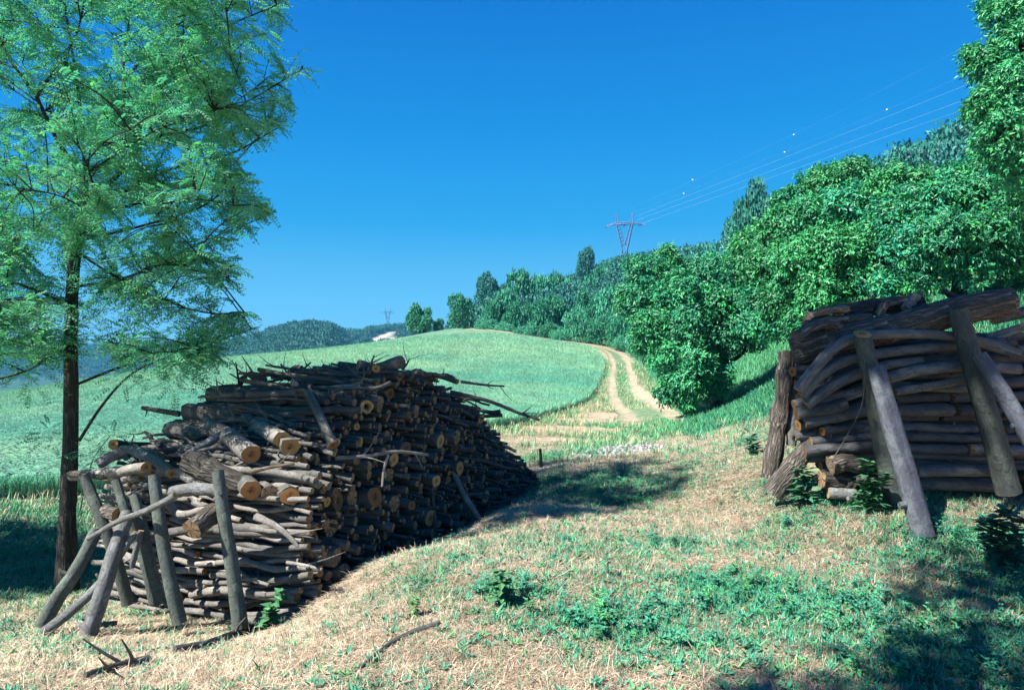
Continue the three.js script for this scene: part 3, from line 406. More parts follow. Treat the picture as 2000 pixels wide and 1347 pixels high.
// woodland edge beyond the field: a few crown models, each copied under its own label
const woodModels = [];
function woodTree(label, group, px, top, bottom, hw, d, kind, mat) {
  const pTop = P(px, top, d), base = P(px, bottom, d), H = pTop.y - base.y, W = hw / F * d;
  const key = kind + (mat === oakLeaf ? 'o' : mat === paleLeaf ? 'p' : 'b');
  const name = kind === 'bush' ? 'bush' : 'woodland_tree'; let g = woodModels[key];
  const list = (woodModels[key] ??= []);
  if (list.length < 2) {
    const c0 = V3(0, kind === 'bush' ? 0.5 : kind === 'tall' ? 0.58 : 0.57, 0), bl = lobes(c0, V3(0.72, kind === 'bush' ? 0.42 : 0.36, 0.72), kind === 'bush' ? 14 : 22, kind === 'bush' ? 0.34 : 0.27, -0.8);
    const m = new MB(); const n = kind === 'bush' ? 1700 : 3000;
    const tot = bl.reduce((s, b) => s + b.r * b.r, 0);
    for (const b of bl) for (let k = 0, q = n * b.r * b.r / tot; k < q; k++) { const dd = randDir(); if (dd.y < -0.2 && rnd() < 0.5) dd.y *= -1; const rr = b.r * (0.6 + 0.5 * Math.sqrt(rnd())), p = b.c.clone().add(V3(dd.x * rr, dd.y * rr * 0.55, dd.z * rr)); if (p.y < 0.0) p.y = R(0, 0.1); const s = R(0.65, 1.35), c = [s, s * R(0.92, 1.08), s * R(0.85, 1.1)], o = randDir(); for (let w = 0; w < 2; w++) { const ld = randDir(); m.leaf(p, ld, perp(ld), 0.085 * R(0.7, 1.3), 0.055, 0.15, c); } }
    const geo = m.geo(true), tm = new MB(); tm.tube([V3(0, -0.08, 0), V3(0.01, 0.2, 0), V3(0, 0.45, 0)], [0.035, 0.028, 0.02], 6); for (const b of bl.slice(0, 6)) tm.tube([V3(0, 0.3, 0), b.c], [0.018, 0.006], 5);
    list.push({ geo, tg: tm.geo() });
  }
  const t = list[Math.floor(rnd() * list.length)], gr = thing(name, base, label, name === 'bush' ? 'bush' : 'tree', group); gr.rotation.y = R(0, 6.28); gr.scale.set(W * R(0.95, 1.05), H, W);
  mesh(name === 'bush' ? 'stems' : 'trunk', t.tg, M.trunk, gr); mesh('crown', t.geo, mat, gr); return gr;
}
{
  const T = (...a) => woodTree(...a);
  T('round dark tree standing apart at the left end of the wood on the field crest', null, 820, 597, 668, 34, 122, 'tree', oakLeaf);
  T('small tree between the two round trees on the field crest', null, 857, 622, 662, 15, 124, 'tree', oakLeaf);
  T('bulky dark tree just left of the sandy patch on the field crest', null, 897, 574, 652, 32, 126, 'tree', oakLeaf);
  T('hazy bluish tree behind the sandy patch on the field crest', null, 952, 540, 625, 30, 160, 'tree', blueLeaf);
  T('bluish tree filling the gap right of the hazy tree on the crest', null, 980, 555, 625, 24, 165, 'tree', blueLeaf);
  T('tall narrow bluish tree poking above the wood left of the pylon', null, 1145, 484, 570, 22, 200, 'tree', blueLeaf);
  T('bushy shrub right beside the sandy patch on the crest', null, 950, 618, 662, 26, 112, 'bush', paleLeaf);
  T('domed tree at the upper left corner of the wood', null, 1022, 528, 660, 46, 150, 'tree', oakLeaf);
  T('big pale bush at the foot of the wood above the track', null, 1128, 600, 676, 36, 100, 'bush', paleLeaf);
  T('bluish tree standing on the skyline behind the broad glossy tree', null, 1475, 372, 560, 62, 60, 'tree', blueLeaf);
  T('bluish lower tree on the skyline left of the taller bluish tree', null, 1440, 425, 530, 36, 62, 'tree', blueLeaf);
  const wood = 'trees massed along the edge of the wood', lab = 'leafy tree massed among its alike in the wood beyond the field';
  for (const [px, top, bot, hw, d] of [[985, 565, 665, 34, 130], [1010, 590, 668, 34, 118], [1055, 540, 665, 40, 150], [1092, 532, 660, 36, 160], [1050, 585, 672, 40, 118], [1088, 575, 670, 36, 122], [1120, 548, 665, 38, 150], [1165, 530, 670, 42, 160], [1190, 515, 670, 40, 175], [1225, 505, 670, 40, 190], [1150, 570, 676, 40, 118], [1195, 560, 680, 44, 115], [1260, 510, 670, 40, 190], [1300, 512, 670, 40, 190], [1350, 508, 670, 44, 180], [1400, 505, 670, 44, 170], [1240, 560, 690, 46, 110], [1290, 560, 690, 46, 110], [960, 590, 660, 26, 125], [1330, 540, 690, 50, 100], [1400, 560, 690, 60, 90]]) T(lab, wood, px, top, bot, hw, d, 'tree', rnd() < 0.3 ? paleLeaf : oakLeaf);
  const bl = 'rounded bush at the foot of the wood along the track';
  for (const [px, top, bot, hw, d] of [[985, 628, 664, 26, 110], [1030, 632, 668, 26, 106], [1068, 628, 672, 28, 104], [1175, 615, 684, 34, 98], [1215, 610, 692, 34, 92], [1245, 640, 700, 30, 84], [1262, 655, 712, 26, 74], [1280, 670, 728, 26, 64], [1215, 655, 690, 20, 90], [1095, 640, 676, 24, 101], [1290, 690, 745, 22, 52], [1320, 660, 745, 36, 54], [1260, 620, 700, 34, 88], [1225, 580, 690, 38, 100], [1160, 650, 680, 22, 98]]) T(bl, 'bushes along the foot of the wood', px, top, bot, hw, d, 'bush', rnd() < 0.55 ? paleLeaf : oakLeaf);
}
function massTrees(name, label, n, place, mat, lobN, leaves, ls) {       // woods too far off to count
  const bl = lobes(V3(0, 0.5, 0), V3(0.7, 0.4, 0.7), lobN, 0.36, -0.7), m = new MB();
  for (const b of bl) for (let k = 0; k < leaves / bl.length; k++) { const d = randDir(); if (d.y < 0) d.y *= -0.6; const p = b.c.clone().addScaledVector(d, b.r * R(0.7, 1.1)), s = R(0.7, 1.3), ld = randDir(); m.leaf(p, ld, perp(ld), ls * R(0.7, 1.3), ls * 0.7, 0.15, [s, s * R(0.9, 1.1), s]); }
  const im = new THREE.InstancedMesh(m.geo(true), mat, n), o = new THREE.Object3D(), c = new THREE.Color(); let k = 0;
  while (k < n) { const q = place(); if (!q) continue; o.position.copy(q.p); o.rotation.set(0, R(0, 6.28), 0); o.scale.set(q.w, q.h, q.w); o.updateMatrix(); im.setMatrixAt(k, o.matrix); const t = R(0.75, 1.3); im.setColorAt(k, c.setRGB(t, t * R(0.9, 1.1), t * R(0.85, 1.15))); k++; }
  im.name = numbered(name); im.castShadow = im.receiveShadow = true; scene.add(im); tag(im, label, null, null, 'stuff');
}
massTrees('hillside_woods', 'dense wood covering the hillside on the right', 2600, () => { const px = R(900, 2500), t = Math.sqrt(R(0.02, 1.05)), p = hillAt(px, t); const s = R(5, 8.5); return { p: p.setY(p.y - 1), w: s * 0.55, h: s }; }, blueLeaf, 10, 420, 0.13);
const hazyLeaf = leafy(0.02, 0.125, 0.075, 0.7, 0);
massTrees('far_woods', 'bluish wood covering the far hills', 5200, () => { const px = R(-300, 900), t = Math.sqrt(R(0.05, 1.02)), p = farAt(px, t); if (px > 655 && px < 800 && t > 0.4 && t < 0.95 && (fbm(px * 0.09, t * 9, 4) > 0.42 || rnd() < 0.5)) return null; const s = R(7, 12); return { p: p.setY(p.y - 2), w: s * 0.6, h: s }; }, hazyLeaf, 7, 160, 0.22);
// trees outside the frame that shade the right woodpile, the right foreground and the ground behind the feathery tree
sprayTree('shade_tree', 'broad tree behind the viewer that shades the right woodpile', null, onGround(-3.2, 1.8), V3(-3.1, 5.4, 1.2), [[-2.9, 9.2, -2.6, 0.5], [-2.3, 9.3, -2.7, 0.6], [-1.7, 9.4, -2.6, 0.6], [-1.1, 9.4, -2.7, 0.6], [-0.5, 9.4, -2.6, 0.55], [-2.0, 8.75, -2.6, 0.4], [-1.2, 8.7, -2.7, 0.45], [-0.4, 8.8, -2.6, 0.4], [-2.6, 9.9, -2.7, 0.4], [-1.6, 10, -2.8, 0.5], [-0.7, 10, -2.7, 0.5], [0.1, 9.4, -2.6, 0.5], [-2.6, 7.7, -1.0, 0.36], [-2.1, 7.7, -1.15, 0.42], [-1.6, 7.8, -1.1, 0.45], [-1.1, 7.7, -1.1, 0.4], [-4.3, 7.6, 0.25, 0.3], [-3.7, 7.7, 0.2, 0.42], [-3.1, 7.7, 0.1, 0.45], [-2.6, 7.7, 0.05, 0.4], [-0.5, 7.8, -1.0, 0.4], [-1.8, 7.3, -0.7, 0.35]].map(([x, y, z, r]) => ({ c: V3(x, y, z), r })), { n: 1700, leaf: 0.13, wide: 0.07, mat: oakLeaf, trunkR: 0.2, limbR: 0.022 });
sprayTree('shade_tree', 'leafy tree beyond the left picture edge beside the field', null, onGround(-10.5, -4.6), V3(-10.5, 2.6, -4.6), [[-10.5, 5, -4.6, 1.5], [-9.4, 4.6, -5.2, 1.2], [-11, 6, -3.8, 1.3], [-9.8, 6.3, -4.8, 1.2], [-10.8, 4.4, -6.2, 1.3], [-9.2, 5.6, -6.2, 1.1], [-11.8, 5, -5, 1.2], [-10.2, 7.2, -5.4, 1.1]].map(([x, y, z, r]) => ({ c: V3(x, y, z), r })), { n: 2200, leaf: 0.2, wide: 0.085, mat: oakLeaf, trunkR: 0.16 });

// ───────────── wood ─────────────
function logPath(a, b, bend, segs) {
  const L = a.distanceTo(b), d = b.clone().sub(a).normalize(), s1 = perp(d), s2 = d.clone().cross(s1), p1 = R(0, 6), p2 = R(0, 6), f = R(0.6, 1.6), path = [];
  for (let k = 0; k <= segs; k++) { const t = k / segs, e = Math.sin(Math.PI * t); path.push(a.clone().lerp(b, t).addScaledVector(s1, bend * L * e * Math.sin(f * Math.PI * t + p1)).addScaledVector(s2, bend * L * 0.6 * e * Math.sin(f * 1.7 * Math.PI * t + p2))); }
  return path;
}
// one log: a bark-covered stem with two sawn ends, and the stubs of lopped twigs
function makeLog(name, label, category, group, path, r0, r1, { bark = pick(M.mid), cut = pick(M.cut), radial = 9, rough = 0.07, knots = 1, hollow = 0, ends = 3, flare, slant = 0 } = {}) {
  const o = path[0].clone(), g = thing(name, o, label, category, group), m = new MB(o), n = path.length;
  const radii = path.map((_, k) => mix(r0, r1, k / (n - 1)) * (1 + 0.05 * (rnd() - 0.5)));
  const e = m.tube(path, radii, radial, { rough, flare, texAround: 0.3 });
  if (slant) { const T = path[1].clone().sub(path[0]).normalize(); for (let a = 0; a <= radial; a++) { const s = slant * (m.p[a * 3 + 2] - 0); m.p[a * 3] += T.x * s; m.p[a * 3 + 1] += T.y * s; m.p[a * 3 + 2] += T.z * s; } e[0].ring.forEach((p) => p.addScaledVector(T, slant * (p.z - path[0].z))); }
  for (let k = 0; k < knots; k++) if (rnd() < 0.6) { const i = 1 + Math.floor(rnd() * (n - 2)), p = path[i], d = perp(path[i + 1].clone().sub(p).normalize()), r = radii[i]; m.tube([p.clone().addScaledVector(d, r * 0.6), p.clone().addScaledVector(d, r * R(1.15, 1.9))], [r * 0.38, r * 0.3], 6, { capB: true }); }
  m.build('bark', bark, g);
  e.forEach((q, k) => { if (!(ends >> k & 1)) return; const w = new MB(o);
    if (hollow) { const inner = q.ring.map((p) => q.c.clone().lerp(p, hollow)), deep = inner.map((p) => p.clone().addScaledVector(q.t, -q.r * 2)), N = inner.length, id = (a) => a.map((p, i) => w.v(p, 0.5 + 0.4 * Math.cos(i), 0.5 + 0.4 * Math.sin(i))), A = id(q.ring), Bq = id(inner), D = id(deep); for (let i = 0; i < N; i++) { const j = (i + 1) % N; w.t(A[i], A[j], Bq[i]); w.t(A[j], Bq[j], Bq[i]); w.t(Bq[i], Bq[j], D[i]); w.t(Bq[j], D[j], D[i]); } const c = w.v(q.c.clone().addScaledVector(q.t, -q.r * 2)); for (let i = 0; i < N; i++) w.t(D[i], D[(i + 1) % N], c); }
    else w.cap(q, 0.03, 0.0005);
    const mm = w.build('cut_end', hollow ? cut.clone() : cut, g); if (hollow) mm.material.side = THREE.DoubleSide; });
  return g;
}
function addBranch(m, path, r0, r1, twigs, radial = 6) {              // a dead branch with side twigs, into one geometry
  const n = path.length; m.tube(path, path.map((_, k) => mix(r0, r1, k / (n - 1))), radial, { rough: 0.08, capA: true, capB: true });
  for (let k = 0; k < twigs; k++) { const i = 1 + Math.floor(rnd() * (n - 2)), d = path[i + 1].clone().sub(path[i]).normalize(), s = d.clone().multiplyScalar(R(0.4, 0.9)).addScaledVector(perp(d), 0.7).normalize(), L = R(0.08, 0.28), p = path[i], rr = mix(r0, r1, i / n) * 0.5; m.tube([p.clone(), p.clone().addScaledVector(s, L * 0.5), p.clone().addScaledVector(s, L).add(V3(R(-.03, .03), R(-.02, .04), R(-.03, .03)))], [rr, rr * 0.7, rr * 0.3], 5, { capB: true }); }
}
function branch(label, group, path, r0, r1, twigs, mat, name = 'branch') { const o = path[0].clone(), m = new MB(o); addBranch(m, path, r0, r1, twigs); const b = m.build(name, mat); b.position.copy(o); return tag(b, label, 'branch', group); }

// left woodpile
const topV = [[-0.2, 0.35], [0, 0.50], [0.4, 0.80], [1.0, 1.12], [1.6, 1.28], [2.2, 1.29], [2.8, 1.21], [3.3, 1.04], [3.8, 0.78], [4.3, 0.42], [4.8, 0.0], [5.2, -0.4]];
const topAt = (u, v) => table(topV, v) - 0.05 * Math.max(0, u - 1.5) ** 2 - (u < 0.6 ? 0.5 * (0.6 - u) ** 2 : 0) + 0.05 * (noise(u * 3, v * 3 + 7) - 0.5);
const baseAt = (u, v) => { const p = pile(u, v, 0); return hgt(p.x, p.z); };
const faceU = (v, y) => { const g = baseAt(0, v), t = clamp((y - g) / Math.max(0.3, topAt(0.6, v) - g)); return -0.12 + 0.62 * Math.pow(t, 1.7) * smooth(-0.2, 1.0, v) + 0.16 * smooth(3.4, 4.8, v) * t; };
const frontG = 'logs stacked lengthwise across the front of the left woodpile', frontL = 'lopped log lying lengthwise in the sunlit front stack behind the leaning posts';
const faceG = 'log ends on the shaded long side of the left woodpile', faceL = 'log whose sawn end shows on the shaded long side of the left woodpile', topG = 'logs and branches heaped on top of the left woodpile';
for (let row = 0; row < 20; row++) for (const layer of [0, 1]) {
  let u = R(-0.14, 0.02), y = -0.60 + row * 0.057 + (layer ? 0.028 : 0);
  const v0 = layer ? 0.13 : 0.03, u1 = 2.3 + R(-0.1, 0.2);
  while (u < u1 - 0.25) {
    const L = Math.min(R(0.45, 1.25), u1 - u), r = rnd() < 0.15 ? R(0.032, 0.042) : R(0.016, 0.031), e = u + L, lift = (q) => y + (baseAt(q, 0) + 0.55) * 0.9 * Math.max(0, 1 - row / 18);
    const p = logPath(pile(u, v0 + R(-0.02, 0.02), lift(u)), pile(e, v0 + R(-0.02, 0.03), lift(e) + R(-0.035, 0.035)), row > 14 ? 0.07 : 0.045, 9);
    makeLog('firewood_log', frontL, 'log', frontG, p, r, r * R(0.75, 0.95), { bark: rnd() < 0.7 ? pick(M.pale) : pick(M.mid), cut: pick(M.cut), radial: 8, ends: 3, knots: 1 });  // bark mix leans pale, putting the sun on this front into its colour
    u = e + (rnd() < 0.2 ? R(0.05, 0.2) : R(0.0, 0.05));
  }
}
for (let k = 0; k < 12; k++) { const u = R(0.2, 2.1), y = R(-0.35, 0.45), L = R(0.2, 0.5), s = R(-0.5, 0.5); branch('short crooked stick caught askew in the sunlit front stack', 'crooked sticks in the front stack', logPath(pile(u, -0.02, y), pile(u + L, -0.03, y + s * L), 0.08, 6), R(0.010, 0.018), 0.008, 2, pick(M.pale)); }
let faceCount = 0;
{
  const placed = [];
  const specials = [[0.35, 0.62, 0.088], [0.55, 0.28, 0.085], [0.75, 0.26, 0.08], [0.95, 0.24, 0.09]];
  const tryLog = (v, y, r) => {
    const g = baseAt(0, v); if (y < g + r * 0.6 || y > topAt(0.55, v) - r * 0.4) return;
    for (const q of placed) if ((q[0] - v) ** 2 + (q[1] - y) ** 2 < (q[2] + r) ** 2 * 1.0) return;
    placed.push([v, y, r]);
    const u = faceU(v, y) + R(-0.12, 0.22) + (v < 0.3 ? 0.02 : 0), far = smooth(2.6, 4.6, v), yaw = R(-0.24, 0.2) + far * R(-0.5, 0.35), pitch = R(-0.14, 0.16) + far * R(-0.1, 0.35), L = R(0.7, 1.25);
    const a = pile(u, v, y), b = pile(u + L * Math.cos(yaw), v + L * Math.sin(yaw), y + L * Math.sin(pitch));
    if (faceCount < 165) { faceCount++; makeLog('firewood_log', faceL, 'log', faceG, logPath(a, b, 0.03, 5), r, r * R(0.8, 1.0), { bark: rnd() < 0.15 ? pick(M.pale) : rnd() < 0.55 ? pick(M.mid) : pick(M.dark), cut: rnd() < 0.7 ? pick(M.cut) : pick(M.cutOld), radial: r > 0.06 ? 12 : 9, ends: 1, knots: 0 }); }  // bark mix leans dark, so some shade of this long side is painted in
    else rest.push([logPath(a, b, 0.03, 4), r]);
  };
  const rest = [];
  specials.forEach((s) => tryLog(...s));
  for (let k = 0; k < 11000; k++) { const v = 4.7 * Math.pow(rnd(), 1.1) + 0.1, t = rnd(); tryLog(v, mix(baseAt(0, v), topAt(0.5, v), t), k < 45 ? R(0.055, 0.085) : k < 1500 ? R(0.026, 0.046) : R(0.012, 0.027)); }
  // logs deeper inside, bark darkened as shade behind the gaps, blocking light through
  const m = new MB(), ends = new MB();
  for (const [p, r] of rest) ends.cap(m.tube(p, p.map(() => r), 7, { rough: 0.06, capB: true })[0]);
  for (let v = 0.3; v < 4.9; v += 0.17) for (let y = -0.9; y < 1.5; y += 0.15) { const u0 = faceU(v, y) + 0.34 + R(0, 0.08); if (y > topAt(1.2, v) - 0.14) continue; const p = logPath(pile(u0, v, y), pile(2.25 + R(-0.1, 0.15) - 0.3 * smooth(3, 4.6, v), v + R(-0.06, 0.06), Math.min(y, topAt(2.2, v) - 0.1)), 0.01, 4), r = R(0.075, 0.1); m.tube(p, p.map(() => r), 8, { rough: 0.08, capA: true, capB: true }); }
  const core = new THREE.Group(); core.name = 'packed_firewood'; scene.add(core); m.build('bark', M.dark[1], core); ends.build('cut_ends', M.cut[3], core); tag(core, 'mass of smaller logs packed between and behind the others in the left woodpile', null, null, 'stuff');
}
for (let k = 0; k < 105; k++) {                                        // heaped on top
  const v = R(0.12, 4.2), u = R(0.35, 2.3), yaw = gauss() * 0.6, L = R(0.35, 0.95), r = R(0.02, 0.05), y = topAt(u, v) + R(-0.05, 0.03);
  const a = pile(u - L / 2 * Math.cos(yaw), v - L / 2 * Math.sin(yaw), y + R(-0.07, 0.07)), b = pile(u + L / 2 * Math.cos(yaw), v + L / 2 * Math.sin(yaw), y + R(-0.07, 0.07));
  if (faceCount < 176 && k < 60) { faceCount++; makeLog('firewood_log', 'log lying loose among others on top of the left woodpile', 'log', topG, logPath(a, b, 0.05, 6), r, r * 0.8, { bark: rnd() < 0.4 ? pick(M.mid) : pick(M.dark), radial: 8, knots: 2 }); }
  else branch('dead branch lying loose on top of the left woodpile', topG, logPath(a, b, 0.09, 7), r * 0.7, r * 0.35, 3, rnd() < 0.3 ? pick(M.mid) : pick(M.dark));
}
for (let k = 0; k < 62; k++) {                                         // thin poles leaning and poking out at the far end
  const v = R(2.4, 4.7), t = R(0.15, 1), y = mix(baseAt(0, v), topAt(0.5, v), t), u = faceU(v, y) - R(0.0, 0.08), yaw = R(-0.2, 1.1), pitch = R(-0.35, 0.65), L = R(0.5, 1.1), r = R(0.010, 0.024);
  const a = pile(u - 0.12, v + 0.1, y - 0.04), b = pile(u + L * Math.cos(yaw) * 0.6 + 0.1, v - L * Math.sin(yaw), y + L * 0.5 * Math.sin(pitch) + 0.05);
  branch('thin dark pole lying askew at the far end of the left woodpile', 'thin poles at the far end of the left woodpile', logPath(a, b, 0.05, 6), r, r * 0.7, 1, rnd() < 0.5 ? M.mid[2] : pick(M.dark));
}
{
  // single pieces that stand out in the left woodpile
  const L = (label, pts, d, r0, r1, opt = {}, name = 'firewood_log', cat = 'log') => makeLog(name, label, cat, null, curve(pts.map((q) => P(q[0], q[1], q[2] ?? d)), 4), r0, r1, { knots: 0, ...opt });
  L('thick pale barked log with round sawn end above the tallest post', [[490, 887, 5.35], [440, 850, 5.9], [400, 830, 6.4]], 5.5, 0.076, 0.078, { bark: M.pale[1], cut: M.cut[1], radial: 14, ends: 1 });
  L('short pale log with a wide orange end near the crest front', [[550, 858, 5.5], [505, 835, 6.0], [480, 822, 6.3]], 5.5, 0.068, 0.07, { bark: M.pale[0], cut: M.cut[0], radial: 14, ends: 1 });
  L('squarish sawn log end touching the wide orange end', [[566, 872, 5.45], [535, 850, 6.0]], 5.5, 0.075, 0.075, { bark: M.mid[0], cut: M.cut[0], radial: 8, rough: 0.12, ends: 1 });
  L('round sawn log end directly right of the top of the tallest post', [[490, 957, 5.1], [470, 935, 5.6], [455, 925, 5.9]], 5.1, 0.075, 0.075, { bark: M.dark[1], cut: M.cut[1], radial: 14, ends: 1 });
  L('second round sawn log end right of the tallest post top', [[527, 963, 5.15], [505, 945, 5.6]], 5.1, 0.062, 0.062, { bark: M.dark[1], cut: M.cut[3], radial: 14, ends: 1 });
  L('reddish log end with a pale sliver across it right of the round ends', [[566, 968, 5.1], [545, 950, 5.6]], 5.1, 0.07, 0.07, { bark: M.mid[2], cut: M.cut[1], radial: 9, rough: 0.12, ends: 1 });
  L('pale hollow log poking out of the upper right side of the pile', [[716, 794, 6.35], [695, 790, 6.75], [660, 785, 7.2]], 6, 0.062, 0.062, { bark: M.pale[2], cut: M.cut[2], radial: 14, hollow: 0.45, ends: 1 });
  L('thick dark log jutting up at an angle from the crest', [[785, 705, 7.1], [740, 722, 7.2], [690, 748, 7.3]], 7.1, 0.065, 0.075, { bark: M.mid[1], ends: 3, radial: 12 });
  L('blunt log end raised on the left of the crest pair', [[700, 712, 7.1], [730, 720, 7.2], [790, 735, 7.3]], 7.1, 0.06, 0.05, { bark: M.mid[2], radial: 12 });
  L('short stub with rough bark lying on the top rail between the last two posts', [[374, 1034, 4.72], [402, 1012, 4.85], [440, 992, 5.05]], 4.9, 0.075, 0.08, { bark: M.rough, cut: M.cut[3], radial: 13 }, 'rough_log');
  L('huge knobbly log with cracked dark bark behind the tallest post', [[372, 900, 5.5], [420, 925, 5.4], [478, 950, 5.35]], 5.4, 0.10, 0.09, { bark: M.roughDark, cut: M.cut[3], radial: 16, rough: 0.12, ends: 3 }, 'rough_log');
  L('short mossy log wedged behind the two leftmost posts', [[196, 996, 5.6], [232, 1006, 5.3]], 5.4, 0.055, 0.055, { bark: M.rough, radial: 12 }, 'rough_log');
  L('long pale log ending left of the crossing poles on the front edge', [[285, 912, 5.35], [220, 922, 5.6], [140, 930, 5.95]], 5.5, 0.042, 0.045, { bark: M.pale[0], cut: M.cut[1], ends: 1 });
  L('smooth grey log spanning from the top of the fourth post to the tallest post', [[336, 962, 5.02], [380, 955, 4.98], [440, 960, 4.95]], 5, 0.05, 0.045, { bark: M.grey });
  L('pale bent log hanging below the grey spanning log', [[330, 985, 5.05], [352, 1005, 5.0], [395, 995, 5.0], [420, 985, 5.0]], 5, 0.03, 0.026, { bark: M.pale[2] });
  L('weathered plank end sticking out left of the top of the leftmost post', [[135, 925, 5.9], [165, 928, 5.75], [205, 932, 5.6]], 5.7, 0.028, 0.022, { bark: M.slab, rough: 0.16 });
  L('small round log end with yellow cut at the upper left end of the pile', [[220, 867, 6.3], [260, 872, 6.6], [330, 872, 6.9]], 6.4, 0.048, 0.05, { bark: M.roughDark, cut: M.cut[0], ends: 1 });
  L('grey log slanting up from the middle of the front top', [[355, 895, 5.6], [410, 862, 5.75], [450, 840, 5.9]], 5.7, 0.034, 0.036, { bark: M.grey });
  L('curved bluish log along the upper left shoulder of the pile', [[190, 908, 5.9], [240, 880, 6.0], [300, 898, 5.85], [335, 925, 5.7]], 5.8, 0.05, 0.045, { bark: M.mid[3] });
  L('upper log of the pair lying on the left shoulder of the pile', [[215, 890, 6.1], [290, 878, 6.2], [380, 870, 6.3]], 6.2, 0.05, 0.04, { bark: M.mid[1] });
  L('dark thick pole running down the middle of the shaded side', [[600, 765, 6.2], [625, 815, 5.75], [650, 870, 5.5]], 6, 0.035, 0.042, { bark: M.dark[1], cut: M.cutOld[0] });
  L('long bluish pole leaning against the shaded side near its far end', [[885, 920, 7.25], [905, 965, 7.2], [938, 1018, 7.2]], 6.5, 0.03, 0.035, { bark: M.mid[3] }, 'leaning_pole', 'pole');
  L('slim upright dark stake standing against the shaded side', [[845, 960, 6.75], [848, 1010, 6.72], [852, 1075, 6.7]], 6, 0.016, 0.02, { bark: M.dark[0] }, 'stake', 'stake');
  L('short dark stake upright in the grass at the far end of the pile', [[1055, 876, 10.2], [1056, 895, 10.2], [1057, 912, 10.2]], 10, 0.022, 0.026, { bark: M.dark[0] }, 'stake', 'stake');
  branch('pale forked branch lying across the middle of the shaded side', null, curve([[655, 895, 5.75], [720, 890, 5.8], [770, 882, 5.9], [835, 888, 6.2]].map((q) => P(...q)), 5), 0.018, 0.012, 3, M.pale[0]);
  branch('bare white stick hanging down from the pale forked branch', null, curve([[758, 888, 5.85], [750, 915, 5.8], [746, 950, 5.75]].map((q) => P(...q)), 4), 0.014, 0.01, 0, M.pale[2]);
  branch('curved grey branch with a pointed tip at the near corner', null, curve([[500, 1008, 4.85], [540, 1028, 4.75], [565, 1048, 4.7], [582, 1068, 4.68]].map((q) => P(...q)), 5), 0.03, 0.014, 1, M.pale[1]);
  branch('split pale stick lying level above the tallest post', null, curve([[487, 922, 5.0], [530, 912, 5.05], [575, 905, 5.1]].map((q) => P(...q)), 4), 0.018, 0.012, 1, M.split);
  branch('white twig jutting out low on the shaded side near the corner', null, curve([[560, 1098, 4.85], [595, 1104, 4.8], [628, 1112, 4.75]].map((q) => P(...q)), 4), 0.014, 0.01, 2, M.pale[2]);
  branch('long dead branch reaching right beyond the crest over the field', null, curve([[880, 765, 8.3], [960, 785, 8.2], [1010, 805, 8.1], [1054, 820, 8.0]].map((q) => P(...q)), 5), 0.028, 0.014, 5, M.dark[1]);
  branch('forked twig standing on the left part of the crest', null, curve([[560, 735, 7.3], [590, 722, 7.3], [607, 707, 7.3]].map((q) => P(...q)), 4), 0.022, 0.008, 4, M.dark[0]);
  branch('crooked twig standing up beside the angled crest log', null, curve([[720, 722, 7.1], [726, 705, 7.1], [731, 693, 7.1]].map((q) => P(...q)), 4), 0.016, 0.006, 3, M.dark[1]);
  branch('knotty twig raised on the crest left of the angled log', null, curve([[650, 738, 7.2], [668, 725, 7.2], [678, 710, 7.2]].map((q) => P(...q)), 4), 0.022, 0.008, 4, M.dark[1]);
  branch('slender hair thin shoot rising from the left shoulder', null, curve([[482, 742, 7.6], [481, 725, 7.6], [479, 706, 7.6]].map((q) => P(...q)), 4), 0.006, 0.003, 0, M.dark[0]);
  branch('curved hump of a dark stump tip on the left shoulder', null, curve([[395, 800, 7.2], [430, 780, 7.2], [462, 758, 7.2], [480, 735, 7.2]].map((q) => P(...q)), 4), 0.07, 0.012, 3, M.roughDark);
  branch('short dark stick pointing left from the left shoulder', null, curve([[278, 796, 7.3], [310, 802, 7.2], [350, 808, 7.1]].map((q) => P(...q)), 4), 0.024, 0.03, 1, M.dark[1]);
  branch('spiky twig right of the angled crest log', null, curve([[785, 722, 7.1], [795, 710, 7.1], [800, 700, 7.1]].map((q) => P(...q)), 4), 0.015, 0.005, 2, M.dark[0]);
  branch('thin branch on the right shoulder of the crest pointing right', null, curve([[900, 745, 8.0], [950, 752, 7.9], [985, 754, 7.8]].map((q) => P(...q)), 4), 0.02, 0.01, 4, M.dark[1]);
  // posts that hold the front, and their props
  const post = (label, pts, r0, r1, name = 'support_post', cat = 'post', bark = M.post) => makeLog(name, label, cat, null, curve(pts.map((q) => P(...q)), 4), r0, r1, { bark, cut: M.cut[2], radial: 12, knots: 2, rough: 0.04 });
  post('leftmost leaning post of the left woodpile front', [[162, 930, 5.55], [200, 1020, 5.5], [225, 1090, 5.5], [250, 1180, 5.52]], 0.045, 0.05);
  post('second post from the left with its foot hidden by the thick prop', [[225, 938, 5.35], [242, 990, 5.3], [262, 1040, 5.28], [285, 1110, 5.25], [300, 1178, 5.25]], 0.034, 0.036);
  post('third post from the left leaning behind the thin long pole', [[262, 968, 5.22], [275, 1020, 5.15], [290, 1090, 5.1], [312, 1178, 5.1]], 0.036, 0.042);
  post('fourth post leaning left of the tallest post', [[300, 928, 5.0], [310, 1010, 4.92], [325, 1100, 4.88], [350, 1216, 4.86]], 0.042, 0.052);
  post('tallest post at the near right corner of the left woodpile', [[425, 919, 4.92], [437, 1010, 4.86], [455, 1120, 4.82], [469, 1225, 4.8]], 0.042, 0.054);
  post('long prop slanting down to the far left of the post row', [[188, 1035, 5.2], [150, 1110, 5.02], [110, 1170, 4.95], [82, 1222, 4.9]], 0.045, 0.055, 'prop_pole', 'prop');
